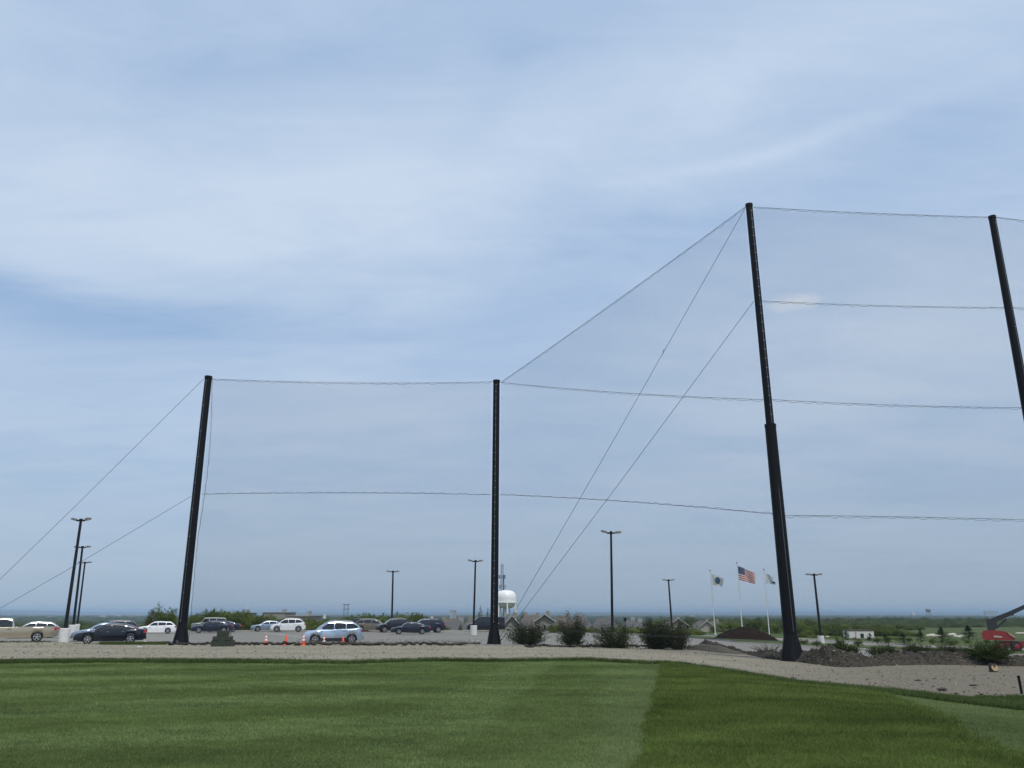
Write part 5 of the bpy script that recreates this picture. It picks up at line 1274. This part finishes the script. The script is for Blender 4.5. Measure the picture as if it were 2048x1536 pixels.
b = MB(); b.box((0,0,H_), (14*mpp(900),1,.8)); b.box((0,0,H_*.86), (13*mpp(900),.8,.6)); b.build('crossarm', GALV, e)
# grey far water tower at right
Y = 3000; G = gnd(1859, Y); k_ = mpp(Y); e = empty('far_water_tower', G, 0, 'small grey-blue water tower on the horizon at the right', 'water tower'); zt = at(1859,1217,Y).z-G.z; zm = at(1859,1223,Y).z-G.z
DG = mat('tower_grey', (.13,.16,.19), .6); b = MB(); b.lathe([(.5*k_,zm-1.5*k_),(4*k_,zm),(5*k_,zm+1.2*k_),(5*k_,zt-2*k_),(3.4*k_,zt-.6*k_),(.2,zt)], 20); b.build('tank', DG, e, 50)
for i in range(6):
    a = i*math.pi/3; b = MB(); b.tube([(math.cos(a)*4.6*k_,math.sin(a)*4.6*k_,0),(math.cos(a)*4.4*k_,math.sin(a)*4.4*k_,zm+k_)], .32*k_, 5); b.build('leg', DG, e)
b = MB(); b.tube([(0,0,0),(0,0,zm)], .6*k_, 6); b.build('riser_pipe', DG, e)

# ------------------------------------------------------------------ white container beyond the road
P = hit(1718, 1279); k_ = mpp(P.y); e = empty('white_container', P, -.06, 'white box trailer with a small square window among the young pines', 'trailer')
w, h = 48*k_, 14*k_; b = MB(); b.box((0,0,h/2+.2), (w,2.4,h)); b.build('wall', mat('trailer_white', (.62,.61,.57), .6, 0, .08, 1), e)
b = MB(); b.box((0,0,h+.24), (w+.12,2.5,.1)); b.build('roof', mat('trailer_roof', (.08,.05,.045), .8), e)
b = MB(); b.box((.2*k_*5,-1.22,h*.55), (.45,.05,.55)); b.build('window', WIN, e)
b = MB(); b.box((-w*.23,-1.23,h*.5+.2), (.12,.06,h)); b.build('corner_post', mat('post_grey', (.35,.33,.3), .7), e)
for x in (-w*.3, w*.3): b = MB(); b.lathe([(.28,-.1),(.28,.1)], 12, c=(x,-1.1,.1), axis='y'); b.build('wheel', RUBBER, e)
for i, (px, py, w_) in enumerate(((1626,1275,12),(1655,1275.5,12),(1612,1271,4))):
    P = hit(px, py); rocks('white_boulder', P+Vector((0,0,.15)), (w_*mpp(P.y), 1.0, .38 if i < 2 else .7), mat('white_rock', (.42,.40,.36), .9, 0, .15, 3), ['pale heap of stone left of the right-hand lamp base','pale heap of stone right behind the right-hand lamp post','small white boulder under the trees left of the right-hand lamp post'][i], 60+i)

# ------------------------------------------------------------------ flags
FP = mat('flagpole_white', (.72,.73,.74), .35); FW = mat('flag_white', (.66,.68,.68), .8)
def flag_mat(name, build):
    m = bpy.data.materials.new(name); m.use_nodes = True; t = m.node_tree; t.nodes.clear(); o = NN(t, 'ShaderNodeOutputMaterial')
    c = build(t); d = NN(t, 'ShaderNodeBsdfDiffuse'); tr = NN(t, 'ShaderNodeBsdfTranslucent'); mx = NN(t, 'ShaderNodeMixShader'); mx.inputs[0].default_value = .45
    t.links.new(c, d.inputs[0]); t.links.new(c, tr.inputs[0]); t.links.new(d.outputs[0], mx.inputs[1]); t.links.new(tr.outputs[0], mx.inputs[2]); t.links.new(mx.outputs[0], o.inputs[0]); return m
def fuv(t): u = NN(t, 'ShaderNodeUVMap'); s = NN(t, 'ShaderNodeSeparateXYZ'); t.links.new(u.outputs[0], s.inputs[0]); return s.outputs[0], s.outputs[1]
def fm(t, op, a, b=0.):
    n = NN(t, 'ShaderNodeMath', operation=op)
    for i, v in enumerate((a, b)):
        if isinstance(v, (int, float)): n.inputs[i].default_value = v
        else: t.links.new(v, n.inputs[i])
    return n.outputs[0]
def usa(t):
    u, v = fuv(t); st = fm(t, 'GREATER_THAN', fm(t, 'FRACT', fm(t, 'MULTIPLY', fm(t, 'SUBTRACT', 1.0, v), 6.5)), .5)
    c = nmix(t, st, (.50,.02,.03), (.85,.83,.75)); can = fm(t, 'MULTIPLY', fm(t, 'LESS_THAN', u, .4), fm(t, 'GREATER_THAN', v, 6/13))
    # 50 stars: dots on two interleaved grids
    def grid(nu_, nv_, ou, ov):
        a = fm(t, 'SUBTRACT', fm(t, 'FRACT', fm(t, 'ADD', fm(t, 'MULTIPLY', u, nu_/.4), ou)), .5); b_ = fm(t, 'SUBTRACT', fm(t, 'FRACT', fm(t, 'ADD', fm(t, 'MULTIPLY', fm(t, 'SUBTRACT', v, 6/13), nv_*13/7), ov)), .5)
        return fm(t, 'LESS_THAN', fm(t, 'ADD', fm(t, 'MULTIPLY', a, a), fm(t, 'MULTIPLY', b_, b_)), .022)
    stars = fm(t, 'MAXIMUM', grid(6, 5, 0, 0), grid(6, 5, .5, .5))
    return nmix(t, can, c, nmix(t, stars, (.02,.035,.12), (.7,.7,.7)))
def seal(t):
    u, v = fuv(t); a = fm(t, 'SUBTRACT', u, .55); b_ = fm(t, 'MULTIPLY', fm(t, 'SUBTRACT', v, .52), .68); r = fm(t, 'SQRT', fm(t, 'ADD', fm(t, 'MULTIPLY', a, a), fm(t, 'MULTIPLY', b_, b_)))
    c = nmix(t, fm(t, 'LESS_THAN', r, .27), (.66,.68,.68), (.62,.42,.20)); c = nmix(t, fm(t, 'LESS_THAN', r, .245), c, (.07,.12,.19))
    band = fm(t, 'MULTIPLY', fm(t, 'LESS_THAN', v, .34), fm(t, 'LESS_THAN', r, .245)); return nmix(t, band, c, (.05,.07,.11))
def small(t):
    u, v = fuv(t); q = fm(t, 'MULTIPLY', fm(t, 'GREATER_THAN', u, .58), fm(t, 'MULTIPLY', fm(t, 'LESS_THAN', v, .30), fm(t, 'GREATER_THAN', v, .12)))
    q = fm(t, 'MULTIPLY', q, fm(t, 'LESS_THAN', u, .92)); return nmix(t, q, (.62,.65,.67), (.05,.08,.12))
def flagpole(pb, pt, Y, corners, fmat, label, flabel, seed, Rp=.075):
    B = at(pb[0], pb[1], Y); B.z = Tz(B.x, B.y); Tp = at(pt[0], pt[1], Y); e = empty('flagpole', B, 0, label, 'flagpole'); H = Tp-B
    b = MB(); b.tube([Vector((0,0,-.2)), H], [Rp*1.3, Rp*.7], 10); b.build('shaft', FP, e, 40)
    b = MB(); b.lathe([(.02,-.13),(.11,-.08),(.14,0),(.11,.08),(.02,.13)], 10, c=H+Vector((0,0,.12))); b.build('finial', STEEL, e, 60)
    b = MB(); b.lathe([(Rp*2.4,0),(Rp*2.2,.12),(Rp*1.5,.16)], 12); b.build('base_collar', FP, e)
    b = MB(); b.tube([Vector((.13,-.05,1)), H+Vector((.11,-.05,-.1))], .012, 4); b.build('halyard', ROPE, e)
    # flag: separate thing held by the pole; corners TL, TR, BR, BL in photo pixels
    P = [at(c_[0], c_[1], Y) for c_ in corners]; fe = P[0].copy(); nu_, nv_ = 30, 18; vs = []; uv = []
    for i in range(nu_):
        u = i/(nu_-1)
        for j in range(nv_):
            v = j/(nv_-1); top = P[0].lerp(P[1], u); bot = P[3].lerp(P[2], u); q = bot.lerp(top, v)
            ph = u*9+v*2.2+seed; q = q+Vector((.04*math.sin(ph*1.3), .30*u**.7*math.sin(ph), .07*u*math.sin(ph+1)+.05*math.sin(u*math.pi)*(1 if v > .5 else -.3))); vs.append(tuple(q-fe)); uv.append((u, v))
    Fc = [(i*nv_+j, (i+1)*nv_+j, (i+1)*nv_+j+1, i*nv_+j+1) for i in range(nu_-1) for j in range(nv_-1)]
    o = npmesh('flag', vs, Fc, fmat, smooth=True); o.location = fe; tag(o, flabel, 'flag'); lay = o.data.uv_layers.new(name='UVMap')
    lay.data.foreach_set('uv', np.array([uv[l.vertex_index] for l in o.data.loops], np.float32).ravel())
flagpole((1431,1271),(1420,1142),150, [(1422.5,1148),(1447,1157),(1444,1173),(1424,1169)], flag_mat('seal_flag', seal), 'left and lowest-topped of the three white flagpoles, left of the mulch pile', 'white flag with a dark round seal on the left flagpole', .5)
flagpole((1486,1275),(1473.5,1127),140, [(1476,1132),(1511,1148),(1509,1167),(1478,1159.5)], flag_mat('stars_and_stripes', usa), 'middle and tallest of the three white flagpoles, behind the mulch pile', 'red, white and blue stars and stripes flag on the middle flagpole', 2.0)
flagpole((1539,1272),(1527.5,1140),143, [(1530.5,1146),(1545,1153),(1555,1169),(1533,1167)], flag_mat('pale_flag', small), 'right-hand white flagpole closest to the tallest net pole', 'plain whitish flag with a small dark mark on the right flagpole', 4)

# ------------------------------------------------------------------ signs beyond the lot
SG = mat('sign_white', (.7,.7,.68), .5); SGR = mat('sign_red', (.5,.04,.04), .5)
for px, py, lab in ((649, 1233, 'small white sign on a post behind the ice-blue car'), (864, 1237, 'small white sign on a post behind the dark blue four-wheel-drive')):
    Y = 119; top = at(px, py-4, Y); B = gnd(px, Y); e = empty('post_sign', B, 0, lab, 'sign'); hh = top.z-B.z
    b = MB(); b.tube([(0,0,-.2),(0,0,hh)], .03, 6); b.build('post', STEEL, e)
    b = MB(); b.box((0,-.05,hh-.28), (.36,.02,.55)); pl = b.build('panel', SG, e); b = MB(); b.lathe([(.12,-.068),(.09,-.068)], 14, axis='y', c=(0,0,hh-.2), cap=False); b.build('red_ring', SGR, pl)
# small dark signal post (1185/5.12+...): thin post by third shrub
Y = 120; B = gnd(1250, Y); e = empty('bin_post', B, 0, 'thin dark post standing on the lot edge right of the third shrub', 'post'); b = MB(); b.tube([(0,0,0),(0,0,2.2)], .07, 6); b.build('shaft', POLE2, e); b = MB(); b.box((0,0,2.1), (.4,.3,.5)); b.build('box', POLE2, e)

# ------------------------------------------------------------------ red boom lift
RED = mat('lift_red', (.24,.022,.024), .45, 0, .12, 2, coat=.3); BOOM = mat('boom_dark', (.025,.028,.035), .45)
Y = 72.; P = at(2012, 1300, Y); P.z = Tz(P.x, P.y); e = empty('boom_lift', P, 0, 'red self-propelled boom lift with its dark arm reaching out of the right edge', 'boom lift')
def lp(px, py, dy=0): return at(px, py, Y+dy)-P
def slab(name, outline, y0, y1, m, par=e, bev=.0):
    b = MB(); n_ = len(outline); v = [lp(*q, y0) for q in outline]+[lp(*q, y1) for q in outline]
    b.add(v, [tuple(range(n_)), tuple(reversed(range(n_, 2*n_)))]+[(i, (i+1)%n_, n_+(i+1)%n_, n_+i) for i in range(n_)]); return b.build(name, m, par)
slab('turntable_cover', [(1964,1265),(1967,1261),(1985,1260.5),(2003,1261.5),(2016,1265),(2030,1273),(2032,1277),(2028,1281),(1980,1280),(1966,1278.5),(1963.5,1272)], -1.0, 1.0, RED)
slab('cover_stripe', [(1987,1271),(2003,1272.5),(2005,1275.5),(1988,1274.5)], -1.03, -1.0, mat('lift_badge', (.45,.40,.36), .6))
slab('engine_cowl', [(2014,1264),(2024,1267),(2032,1275),(2030,1277),(2018,1269)], -1.05, .6, mat('cowl_tan', (.35,.25,.17), .6))
slab('chassis', [(1990,1281),(2060,1283),(2062,1292),(1992,1290)], -.9, .9, mat('lift_chassis', (.16,.02,.02), .6))
slab('front_cover', [(2030,1284),(2066,1285),(2066,1297),(2042,1296)], -1.0, 1.0, RED)
for px, dy in ((2000,-1.0),(2000,1.0),(2032,-1.0),(2032,1.0),(2085,-1.0)):
    c_ = lp(px, 1293, dy); b = MB(); b.lathe([(.22,-.17),(.42,-.18),(.46,-.12),(.46,.12),(.42,.18),(.22,.17)], 18, c=c_, axis='y'); w_ = b.build('wheel', RUBBER, e, 40)
    b = MB(); b.lathe([(.23,-.19),(.20,-.20),(.02,-.2)], 14, c=c_, axis='y'); b.build('hub', RED, w_, 40)
slab('riser', [(1972,1237.5),(1990,1238),(1993,1245),(1995,1253),(1990,1261),(1975,1261)], -.35, .35, BOOM)
slab('main_boom', [(1979,1238),(2020,1222),(2060,1204),(2110,1180),(2112,1187),(2062,1212),(2024,1230),(1986,1247)], -.25, .25, BOOM)
slab('lift_cylinder', [(1991,1254),(2012,1236.5),(2015,1239),(1995,1258)], -.1, .1, BOOM)
slab('hose_guard', [(2020,1226),(2028,1226.5),(2027,1232),(2021,1230)], -.3, .3, BOOM)

# ------------------------------------------------------------------ haze
b = MB(); b.box((0, 14000, -40), (62000, 29400, 2*86)); hz_ = b.build('haze', None); hz_.data.materials.clear()
m = bpy.data.materials.new('air_haze'); m.use_nodes = True; t = m.node_tree; t.nodes.clear(); o = NN(t, 'ShaderNodeOutputMaterial'); v = NN(t, 'ShaderNodeVolumePrincipled')
v.inputs['Color'].default_value = (.50,.66,.86,1); v.inputs['Density'].default_value = 9.5e-5; v.inputs['Anisotropy'].default_value = 0.0
t.links.new(v.outputs[0], o.inputs['Volume']); hz_.data.materials.append(m); hz_['kind'] = 'stuff'; tag(hz_, 'pale blue haze over the whole landscape', 'haze')
hz_.visible_shadow = True
